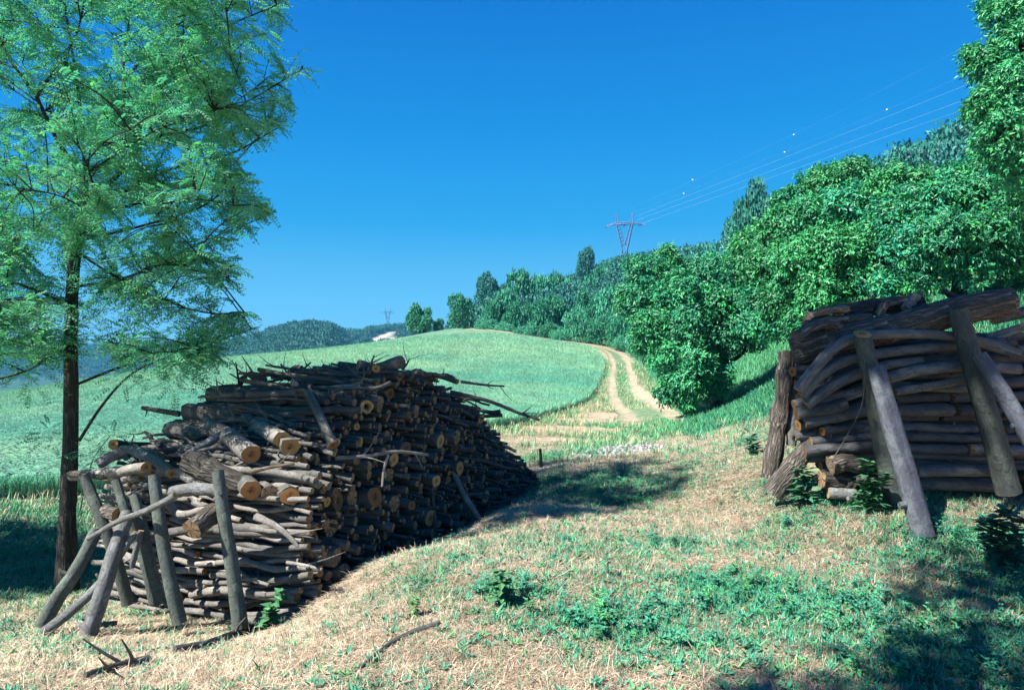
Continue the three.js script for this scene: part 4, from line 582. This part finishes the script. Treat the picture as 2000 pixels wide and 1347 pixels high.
  post('thick grey prop slanting down in the middle of the post row', [[250, 1000, 5.1], [222, 1080, 4.92], [195, 1170, 4.8], [168, 1248, 4.72]], 0.046, 0.058, 'prop_pole', 'prop', M.grey);
  post('low prop lying between the long prop and the thick prop', [[222, 1108, 4.95], [175, 1160, 4.85], [130, 1200, 4.8], [86, 1234, 4.76]], 0.03, 0.04, 'prop_pole', 'prop', M.grey);
  post('thin long pole running level across the post row', [[172, 1052, 5.0], [230, 1018, 4.9], [290, 995, 4.78], [342, 968, 4.72]], 0.018, 0.026, 'cross_pole', 'pole', M.grey);
  post('short stick propped left of the third post', [[266, 1040, 5.0], [248, 1062, 4.98], [229, 1090, 4.96]], 0.024, 0.028, 'prop_pole', 'prop', M.grey);
  post('short upright stick crossing in front of the third post', [[275, 1036, 4.98], [266, 1070, 4.96], [256, 1108, 4.95]], 0.02, 0.022, 'prop_pole', 'prop', M.grey);
}
// right woodpile
M.postDark = poleMat(0.12, 0.15, 0.135);
{
  const G = 'long bare poles stacked in the right woodpile', LB = 'long bare pole stacked level in the shaded right woodpile';
  const X = (px, py, d = 6) => P(px, py, d);
  let y = 944, row = 0;
  while (y > 668) {
    const rp = R(6, 13) * (y > 880 ? 1.15 : 1), t = (944 - y) / 280, droop = 95 * t * t + 5, left = row < 4 ? 1615 + R(-15, 20) - row * 14 : 1560 + R(-18, 34);
    for (let layer = 0; layer < 2; layer++) {
      let px = left + (layer ? 30 : 0); const stop = 2190, depth = 5.98 + layer * 0.16 + R(-0.04, 0.04);
      while (px < stop - 40) {
        const tilt = R(-0.05, 0.05), len = R(200, 480), e = Math.min(stop, px + len), pts = [];
        for (let k = 0; k <= 7; k++) { const q = mix(px, e, k / 7), dd = droop * (1 - smooth(0, 190, q - 1545)), up = (q - 1750) * -0.03 * t; pts.push(X(q, y + (layer ? -8 : 0) + dd + up + R(-1.6, 1.6) + tilt * (q - 1800), depth + R(-0.015, 0.015))); }
        makeLog('stacked_pole', LB, 'log', G, curve(pts, 2), rp / F * 6, rp / F * 6 * R(0.75, 0.95), { bark: pick(M.pole), cut: pick(M.cut), radial: 11, knots: 5, rough: 0.085 });
        px = e + R(2, 14);
      }
    }
    y -= rp * 1.85; row++;
  }
  // the body of the pile behind its front
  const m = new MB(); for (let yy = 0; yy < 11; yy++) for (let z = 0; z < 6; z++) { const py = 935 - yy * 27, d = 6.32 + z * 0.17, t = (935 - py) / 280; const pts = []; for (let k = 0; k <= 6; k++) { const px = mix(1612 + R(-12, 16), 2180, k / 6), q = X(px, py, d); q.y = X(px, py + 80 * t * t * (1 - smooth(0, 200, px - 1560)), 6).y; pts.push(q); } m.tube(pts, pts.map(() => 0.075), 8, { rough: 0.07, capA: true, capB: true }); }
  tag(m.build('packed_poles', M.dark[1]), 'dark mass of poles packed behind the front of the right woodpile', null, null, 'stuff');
  const Lg = (label, pts, r0, r1, opt = {}, name = 'stacked_pole', cat = 'log') => makeLog(name, label, cat, null, curve(pts.map((q) => P(q[0], q[1], q[2] ?? 5.9)), 5), r0, r1, { knots: 0, radial: 12, rough: 0.05, ...opt });
  for (const [px, py, r] of [[1562, 778, 12], [1556, 808, 13], [1572, 822, 11], [1578, 850, 10], [1560, 840, 10], [1590, 870, 12], [1572, 882, 11], [1600, 905, 11], [1556, 752, 11], [1550, 790, 9], [1606, 842, 9], [1612, 836, 7], [1620, 860, 8], [1548, 725, 10]]) { const d = R(5.9, 6.1), a = P(px, py, d), b = P(px + R(90, 150), py + R(-30, 5), d + R(-0.1, 0.35)); makeLog('stacked_pole', 'short pole end poking out of the left end of the right woodpile', 'log', 'pole ends at the left end of the right woodpile', logPath(a, b, 0.02, 5), r / F * 6, r / F * 6, { bark: pick(M.pole), cut: pick(M.cutOld), radial: 10, knots: 0 }); }
  Lg('massive furrowed log lying along the top of the right woodpile', [[1548, 688, 6.2], [1620, 670, 6.1], [1760, 638, 5.95], [1880, 605, 5.85], [1975, 588, 5.8]], 0.14, 0.125, { bark: M.slab, cut: M.roughDark, radial: 20, rough: 0.07 }, 'furrowed_log');
  Lg('arched pole bowing over the left end under the massive furrowed log', [[1560, 762, 5.82], [1590, 722, 5.8], [1640, 672, 5.8], [1700, 655, 5.8], [1800, 652, 5.8], [1900, 662, 5.8], [1990, 690, 5.8]], 0.05, 0.04, { bark: M.pole[2], radial: 12 });
  Lg('second arched pole just below the topmost arched pole', [[1568, 772, 5.84], [1600, 735, 5.82], [1650, 706, 5.82], [1720, 690, 5.84], [1850, 676, 5.86], [1960, 668, 5.9]], 0.05, 0.04, { bark: M.pole[1] });
  Lg('thick pole slanting up beneath the arched poles at the left end', [[1575, 790, 5.86], [1640, 745, 5.84], [1720, 715, 5.86], [1800, 705, 5.9]], 0.05, 0.045, { bark: M.pole[1] });
  Lg('pale ended pole in the middle of the pile right of the first post', [[1735, 738, 5.8], [1800, 722, 5.8], [1890, 715, 5.8], [1990, 720, 5.8]], 0.05, 0.05, { bark: M.pole[2], cut: M.cut[2] });
  Lg('blotched pole with a peeled tip right of the first brace', [[1748, 765, 5.8], [1830, 752, 5.8], [1900, 738, 5.8]], 0.035, 0.04, { bark: M.pale[3] });
  Lg('lowest level pole on the ground between the two posts', [[1790, 920, 5.85], [1870, 918, 5.85], [1960, 920, 5.85]], 0.055, 0.05, { bark: M.pole[2], cut: M.cut[2] });
  Lg('gnarled grey log at the foot of the left end', [[1622, 908, 5.75], [1650, 903, 5.75], [1700, 912, 5.8], [1745, 918, 5.9]], 0.075, 0.06, { bark: M.rough, rough: 0.16, cut: M.split }, 'gnarled_log');
  Lg('short broken log lying in the weeds below the gnarled log', [[1618, 962, 5.75], [1650, 964, 5.72], [1672, 966, 5.7]], 0.05, 0.048, { bark: M.grey, cut: M.cut[2], knots: 1 }, 'gnarled_log');
  Lg('rotten stump piece under the gnarled log', [[1605, 935, 5.8], [1640, 938, 5.8], [1665, 945, 5.8]], 0.075, 0.07, { bark: M.roughDark, rough: 0.15 }, 'gnarled_log');
  Lg('rough barked log lying behind the massive furrowed log on the top', [[1640, 612, 6.3], [1720, 598, 6.3], [1800, 592, 6.3]], 0.085, 0.075, { bark: M.roughDark }, 'furrowed_log');
  Lg('dark log sticking out right at the top of the pile', [[1870, 592, 6.2], [1920, 590, 6.2], [1965, 588, 6.2]], 0.08, 0.06, { bark: M.roughDark, rough: 0.12 }, 'furrowed_log');
  Lg('dark pole leaving the picture beside the top right post', [[1940, 622, 6.1], [2020, 606, 6.1], [2120, 590, 6.1]], 0.055, 0.05, { bark: M.dark[1] });
  for (const [a, l] of [[[[1905, 680, 5.9], [1990, 645, 6.0], [2100, 615, 6.0]], 'upper thin branch fanning out right of the second post'], [[[1900, 668, 5.8], [1970, 690, 5.8], [2080, 715, 5.8]], 'pale thin branch sloping down right of the second post'], [[[1925, 660, 6.0], [2010, 632, 6.0], [2100, 610, 6.0]], 'dark thin branch fanning out at the right edge']]) branch(l, null, curve(a.map((q) => P(...q)), 5), 0.03, 0.02, 3, pick(M.mid));
  const slab = (label, pts, w, th, mat) => { const path = curve(pts.map((q) => P(...q)), 4), o = path[0].clone(), m2 = new MB(o); m2.tube(path, path.map((_, k) => w * (1 - 0.15 * Math.sin(k * 1.7))), 10, { rough: 0.14, capA: true, capB: true, flare: (k, A) => th + (1 - th) * Math.abs(Math.sin(A)) }); const b = m2.build('bark_slab', mat); b.position.copy(o); tag(b, label, 'slab'); };
  slab('pale split slab lying on the left top of the right woodpile', [[1578, 618, 6.15], [1620, 606, 6.15], [1655, 603, 6.15]], 0.06, 0.35, M.split);
  slab('thin splintered slab over the left end of the furrowed log', [[1556, 655, 5.95], [1600, 634, 6.0], [1640, 640, 6.05]], 0.07, 0.35, M.slab);
  slab('broad bark slab second from the top at the left end', [[1572, 632, 6.1], [1640, 625, 6.1], [1700, 620, 6.1]], 0.07, 0.4, M.slab);
  slab('upright split plank piece standing behind the furrowed log', [[1716, 625, 6.1], [1722, 606, 6.1], [1728, 592, 6.1]], 0.05, 0.4, M.split);
  slab('bluish pointed plank tip right of the middle of the top', [[1768, 602, 6.05], [1780, 590, 6.05], [1790, 576, 6.05]], 0.06, 0.3, M.grey);
  slab('flat pale stick lying on the top toward the second post', [[1740, 594, 6.2], [1775, 586, 6.2], [1800, 570, 6.2]], 0.03, 0.4, M.split);
  slab('splinter end on top near the second post', [[1845, 568, 6.15], [1862, 578, 6.15], [1880, 590, 6.1]], 0.035, 0.5, M.slab);
  slab('tall weathered bark slab leaning against the left end of the right woodpile', [[1536, 688, 6.35], [1530, 760, 6.3], [1518, 840, 6.3], [1502, 935, 6.25]], 0.105, 0.45, M.slab);
  slab('narrow grey slab beside the tall weathered bark slab', [[1553, 700, 6.3], [1550, 780, 6.28], [1545, 870, 6.25]], 0.06, 0.45, M.grey);
  const root = thing('forked_trunk', P(1512, 958, 6.1), 'forked weathered trunk leaning against the foot of the left end', 'forked trunk'); const o = root.position;
  { const m2 = new MB(o), p = curve([[1508, 962, 6.05], [1545, 915, 6.0], [1580, 870, 6.0], [1600, 840, 6.02]].map((q) => P(...q)), 5); m2.tube(p, p.map((_, k) => mix(0.095, 0.06, k / p.length)), 12, { rough: 0.14 }); m2.build('stem', M.slab, root);
    for (const a of [[[1582, 868, 6], [1610, 862, 5.95], [1622, 840, 5.95]], [[1575, 875, 6], [1568, 840, 6.02], [1572, 800, 6.05]]]) { const q = new MB(o), pp = curve(a.map((z) => P(...z)), 4); q.tube(pp, pp.map((_, k) => mix(0.045, 0.03, k / pp.length)), 9, { rough: 0.12, capB: true }); q.build('fork_arm', M.slab, root); } }
  const post = (label, pts, r0, r1, name, bark, cat, slant = 0) => makeLog(name, label, cat, null, curve(pts.map((q) => P(...q)), 4), r0, r1, { slant, bark, cut: M.cut[0], radial: 14, knots: 2, rough: 0.04 });
  post('mossy support post with a yellow sawn top at the middle of the right woodpile', [[1685, 652, 5.68], [1703, 740, 5.66], [1722, 850, 5.65], [1748, 985, 5.66]], 0.07, 0.082, 'support_post', M.postDark, 'post', 0.55);
  post('support post with a slanting top near the right edge', [[1872, 604, 5.68], [1895, 690, 5.66], [1935, 830, 5.64], [1972, 962, 5.64]], 0.072, 0.095, 'support_post', M.postDark, 'post');
  post('thick brace pole slanting down to the front from the mossy support post', [[1713, 720, 5.5], [1735, 800, 5.35], [1770, 920, 5.15], [1806, 1050, 4.98]], 0.07, 0.082, 'brace_pole', poleMat(0.19, 0.215, 0.26), 'brace');
  post('smooth bluish brace slanting out of the picture at the right edge', [[1912, 692, 5.5], [1958, 765, 5.4], [2010, 850, 5.25], [2110, 1010, 5.0]], 0.06, 0.07, 'brace_pole', poleMat(0.17, 0.195, 0.245), 'brace');
  { const path = curve([[1690, 700, 5.55], [1684, 790, 5.6], [1655, 850, 5.65], [1622, 905, 5.68]].map((q) => P(...q)), 6), m2 = new MB(path[0]); m2.tube(path, path.map(() => 0.004), 5); const w = m2.build('tie_wire', M.dark[1]); w.position.copy(path[0]); tag(w, 'thin tie wire hanging from the mossy support post', 'wire'); }
}
// poles and sticks lying on the ground
{
  const lie = (label, pts, r0, r1, mat, tw = 2) => { const path = curve(pts.map(([px, py, d]) => { const p = P(px, py, d); return onGround(p.x, p.z, r0 * 1.4); }), 5); branch(label, null, path, r0, r1, tw, mat, 'fallen_branch'); };
  lie('grey fallen pole on the straw starting at the foot of the tallest post', [[500, 1212, 4.95], [460, 1228, 4.75], [400, 1255, 4.35], [340, 1275, 4.15]], 0.036, 0.022, M.mid[2]);
  lie('dark fallen branch at the bottom left on the straw', [[290, 1296, 3.85], [240, 1310, 3.72], [165, 1335, 3.5]], 0.028, 0.015, M.mid[2], 4);
  lie('thin fallen branch left of the grey fallen pole', [[325, 1250, 4.3], [280, 1258, 4.2], [232, 1270, 4.1]], 0.02, 0.014, M.mid[2]);
  lie('dark curved stick on the straw at the bottom centre', [[858, 1232, 3.75], [800, 1243, 3.65], [760, 1262, 3.55], [700, 1308, 3.3]], 0.018, 0.009, M.mid[2], 1);
  lie('pale bare stick lying right of the bottom centre', [[1148, 1240, 3.72], [1180, 1248, 3.66], [1222, 1250, 3.64]], 0.008, 0.006, M.pale[2], 0);
  lie('pale straw coloured stick among weeds at the lower right', [[1752, 1208, 3.9], [1790, 1220, 3.8], [1825, 1234, 3.7]], 0.007, 0.005, M.pale[2], 0);
  lie('plank lying under the props of the left woodpile', [[150, 1198, 5.1], [190, 1199, 5.1], [228, 1196, 5.15]], 0.03, 0.03, M.grey, 0);
  lie('pair of thin sticks in front of the low spreading tree', [[1335, 820, 17.5], [1360, 820, 17.5], [1385, 815, 18]], 0.05, 0.03, M.dark[1], 2);
}
// ash heap with pale rubble
{
  const c = P(1205, 885, 12.5); c.y = hgt(c.x, c.z); const m = new MB();
  for (let k = 0; k < 620; k++) { const a = R(0, 6.28), q = Math.sqrt(rnd()), x = c.x + Math.cos(a) * q * 0.95 + R(-.1, .1), z = c.z + Math.sin(a) * q * 1.3 - 0.3 * Math.cos(a) * q, s = R(0.02, 0.07), g = R(0.12, 0.5), p = onGround(x, z, (1 - q) * 0.10), n = randDir(), t = perp(n); m.tube([p.clone().addScaledVector(t, -s), p, p.clone().addScaledVector(t, s)], [s * 0.4, s * R(0.6, 0.9), s * 0.35], 5, { rough: 0.25, capA: true, capB: true, color: [g, g * 0.96, g * 0.95] }); }
  tag(m.build('ash_rubble', std({ vertexColors: true, roughness: 1 })), 'low heap of pale ash and rubble in the grass between the woodpiles', null, null, 'stuff');
}
// ───────────── ground growth ─────────────
function scatter(name, label, geos, mat, n, place) {
  const im = geos.map((g) => []); let tries = 0, count = 0; const o = new THREE.Object3D(), c = new THREE.Color();
  while (count < n && tries++ < n * 40) { const q = place(); if (!q) continue; im[Math.floor(rnd() * geos.length)].push(q); count++; }
  im.forEach((list, i) => { const m = new THREE.InstancedMesh(geos[i], mat, list.length); list.forEach((q, k) => { o.position.set(q.x, hgt(q.x, q.z) + (q.lift ?? 0), q.z); o.rotation.set(R(-.12, .12), R(0, 6.28), R(-.12, .12)); o.scale.set(q.s, q.s * (q.h ?? 1), q.s); o.updateMatrix(); m.setMatrixAt(k, o.matrix); m.setColorAt(k, c.setRGB(...q.c)); }); m.name = numbered(name); m.castShadow = m.receiveShadow = true; scene.add(m); tag(m, label, null, null, 'stuff'); });
}
const wedge = (r0, r1) => { const r = r0 * Math.pow(r1 / r0, Math.sqrt(rnd())), a = R(-0.72, 0.72); return { x: Math.sin(a) * r, z: -Math.cos(a) * r, r }; };
const inPile = (x, z) => { const dx = x - C0.x, dz = z - C0.z, u = dx * PU.x + dz * PU.z, v = dx * PV.x + dz * PV.z; return (u > 0.05 && u < 2.4 && v > 0.05 && v < 4.6) || (z < -6.1 && z > -7.3 && x > 2.75 + (z + 6) * -0.05); };
const inField = (x, z) => { const px = pxOf(x, z); return px < 1180 && -z > table(fieldNear, px) - 0.3; };
const bladesGeo = (n, spread, h0, h1, w, lay, c = [1, 1, 1], segs = 3) => { const m = new MB(); for (let k = 0; k < n; k++) { const a = R(0, 6.28), q = spread * Math.sqrt(rnd()), up = R(lay[0], lay[1]), b = R(0, 6.28), dir = V3(Math.cos(b) * Math.cos(up), Math.sin(up), Math.sin(b) * Math.cos(up)), s = R(0.75, 1.25); m.blade(V3(Math.cos(a) * q, R(0, 0.012), Math.sin(a) * q), dir, dir.clone().cross(V3(0, 1, 0.01)).normalize(), R(h0, h1), w * R(0.7, 1.3), R(0.1, 0.5), c.map((x) => x * s), segs); } return m.geo(); };
const rosette = (n, l, w) => { const m = new MB(); for (let k = 0; k < n; k++) { const a = k / n * 6.28 + R(-.3, .3), up = R(0.15, 0.9), dir = V3(Math.cos(a) * Math.cos(up), Math.sin(up), Math.sin(a) * Math.cos(up)), s = R(0.75, 1.2); m.leaf(V3(0, 0.005, 0), dir, V3(-Math.sin(a), 0, Math.cos(a)), l * R(0.6, 1.2), w * R(0.7, 1.2), 0.18, [s, s, s]); } return m.geo(true); };
const weed = (h, n, l, w) => { const m = new MB(); for (let st = 0; st < 3; st++) { const lean = V3(R(-.3, .3), 1, R(-.3, .3)).normalize(), hh = h * R(0.6, 1.1); m.blade(V3(0, 0, 0), lean, V3(1, 0, 0), hh, 0.006, 0, [0.8, 0.9, 0.7], 1); for (let k = 0; k < n; k++) { const t = R(0.15, 1), a = R(0, 6.28), d = V3(Math.cos(a), R(-0.2, 0.6), Math.sin(a)).normalize(), s = R(0.75, 1.25); m.leaf(lean.clone().multiplyScalar(hh * t), d, V3(-Math.sin(a), 0, Math.cos(a)), l * R(0.6, 1.2) * (1.2 - 0.5 * t), w, 0.15, [s, s, s]); } } return m.geo(true); };
const strawTone = () => { const t = R(0.75, 1.25); return rnd() < 0.2 ? [0.62 * t, 0.52 * t, 0.38 * t] : rnd() < 0.4 ? [0.28 * t, 0.205 * t, 0.135 * t] : [0.51 * t, 0.40 * t, 0.275 * t]; };
const greenTone = () => { const t = R(0.7, 1.3); return rnd() < 0.25 ? [0.08 * t, 0.33 * t, 0.12 * t] : [0.04 * t, 0.26 * t, 0.15 * t]; };
const clear = (p) => !inPile(p.x, p.z) && !inField(p.x, p.z);
const bare = (p) => sandy.some(([a, b, q]) => Math.hypot(p.x - a, p.z - b) < q * 0.7);
const okTrack = (x, z) => -z < 22 || (() => { const t = trackAt(x, z); return Math.abs(t) > 1.25 || Math.abs(t) < 0.4; })();
scatter('straw', 'cut straw lying over the ground', [0, 1, 2].map(() => bladesGeo(22, 0.08, 0.03, 0.10, 0.0026, [-0.05, 0.5])), M.blade, 75000, () => { const p = wedge(2.3, 17); if (!clear(p) || rnd() < green(p.x, p.z) * 0.85) return null; return { ...p, s: 0.8 + p.r * 0.05, c: strawTone() }; });
scatter('dry_grass', 'short dry grass standing in the straw', [0, 1].map(() => bladesGeo(10, 0.05, 0.03, 0.085, 0.003, [0.5, 1.45])), M.blade, 15000, () => { const p = wedge(2.3, 20); if (!clear(p) || fbm(p.x * 1.2, p.z * 1.2 + 70, 3) < 0.48) return null; return { ...p, s: 0.8 + p.r * 0.05, c: rnd() < 0.3 ? greenTone() : strawTone() }; });
scatter('grass', 'fresh green grass growing in patches', [0, 1, 2].map(() => bladesGeo(12, 0.05, 0.03, 0.09, 0.0042, [0.35, 1.4])), M.blade, 30000, () => { const p = wedge(2.3, 32); if (!clear(p) || !okTrack(p.x, p.z) || rnd() > Math.pow(green(p.x, p.z), 1.4) * 1.1 + 0.035 || (bare(p) && rnd() < 0.85)) return null; return { ...p, s: (0.75 + 0.06 * p.r) * (pxOf(p.x, p.z) > 1350 && p.r > 12 ? 2 : 1), c: greenTone() }; });
scatter('weeds', 'broad leaved weeds growing low in the straw', [rosette(9, 0.075, 0.026), rosette(8, 0.06, 0.026), rosette(14, 0.085, 0.022)], M.blade, 15000, () => { const p = wedge(2.3, 14); if (!clear(p) || rnd() > green(p.x, p.z) * 0.9 + 0.10) return null; return { ...p, s: R(0.35, 0.9), c: greenTone() }; });
scatter('tall_weeds', 'leafy upright weeds in the greenest patches', [weed(0.16, 9, 0.06, 0.025), weed(0.2, 11, 0.05, 0.02)], M.blade, 900, () => { const p = wedge(2.3, 14); if (!clear(p) || rnd() > (green(p.x, p.z) - 0.35) * 0.9) return null; return { ...p, s: R(0.4, 0.9), c: greenTone() }; });
scatter('verge_grass', 'pale rough grass along the verges and banks', [0, 1].map(() => bladesGeo(14, 0.16, 0.15, 0.42, 0.014, [0.7, 1.5])), M.blade, 26000, () => { const p = wedge(10, 75); const px = pxOf(p.x, p.z); if (!clear(p) || !okTrack(p.x, p.z) || p.r > 100) return null; const g = green(p.x, p.z), bank = px > 1300 && p.r > 17; if (!bank && (rnd() > 0.3 + g * 0.5 || sandy.some(([a, b, q]) => Math.hypot(p.x - a, p.z - b) < q * 0.75))) return null; return { ...p, s: R(0.6, 1.2) * (0.55 + p.r * 0.018), c: bank || rnd() < 0.35 + g * 0.5 ? (() => { const t = R(0.8, 1.3); return [0.085 * t, 0.33 * t, 0.14 * t]; })() : (() => { const t = R(0.8, 1.2); return [0.46 * t, 0.44 * t, 0.26 * t]; })() }; });
scatter('cereal', 'green cereal stalks standing over the field', [0, 1].map(() => bladesGeo(16, 0.2, 0.18, 0.36, 0.010, [0.9, 1.5])), M.blade, 120000, () => { const px = R(-60, 1176), n = table(fieldNear, px), f = Math.min(95, table(fieldFar, px) - 3), d = n + 0.1 + (f - n) * Math.pow(rnd(), 1.7), x = (px - 1000) / F * d; const c = cropColor(x, -d), t = R(0.85, 1.2); return { x, z: -d, s: 0.8 + d * 0.012, h: 1.25, lift: 0.10, c: c.map((q) => q * t) }; });
// single plants that stand out
{
  const plant = (name, label, px, py, d, s, geo, c = [0.06, 0.2, 0.08]) => { const p = P(px, py, d), o = new THREE.Group(); o.name = numbered(name); o.position.copy(onGround(p.x, p.z)); o.scale.setScalar(s); o.rotation.y = R(0, 6); scene.add(o); tag(o, label, 'plant'); mesh('leaves', geo, leafy(...c, 0.7, 0), o); };
  plant('leafy_plant', 'clump of dark leaves in the straw at the bottom centre', 985, 1205, 4.0, 1.2, weed(0.2, 22, 0.09, 0.04));
  plant('leafy_plant', 'bright leaved plant at the foot of the near corner of the left woodpile', 525, 1190, 4.85, 1.6, weed(0.2, 24, 0.06, 0.04));
  plant('leafy_plant', 'dense green leafy bush at the foot of the mossy support post', 1695, 965, 5.55, 2.6, weed(0.16, 40, 0.05, 0.028), [0.045, 0.17, 0.07]);
  plant('leafy_plant', 'grassy clump in the gap between the forked trunk and the right woodpile', 1575, 935, 5.9, 2.6, weed(0.16, 34, 0.06, 0.02), [0.05, 0.18, 0.085]);
  plant('leafy_plant', 'bluish leafy sapling left of the tall weathered bark slab', 1465, 880, 8.2, 1.6, weed(0.25, 16, 0.1, 0.045), [0.04, 0.15, 0.085]);
  plant('leafy_plant', 'dark weed bush at the right edge of the foreground shade', 1960, 1130, 4.4, 2.4, weed(0.2, 40, 0.07, 0.03), [0.035, 0.13, 0.07]);
  plant('leafy_plant', 'small bright plant beside the dark curved stick', 810, 1222, 3.9, 0.8, weed(0.16, 14, 0.06, 0.03), [0.08, 0.24, 0.07]);
  plant('leafy_plant', 'young sapling with a dark stem in the middle of the straw', 1188, 1150, 4.6, 1.0, weed(0.24, 8, 0.06, 0.018), [0.05, 0.17, 0.09]);
}
renderer.render(scene, camera);
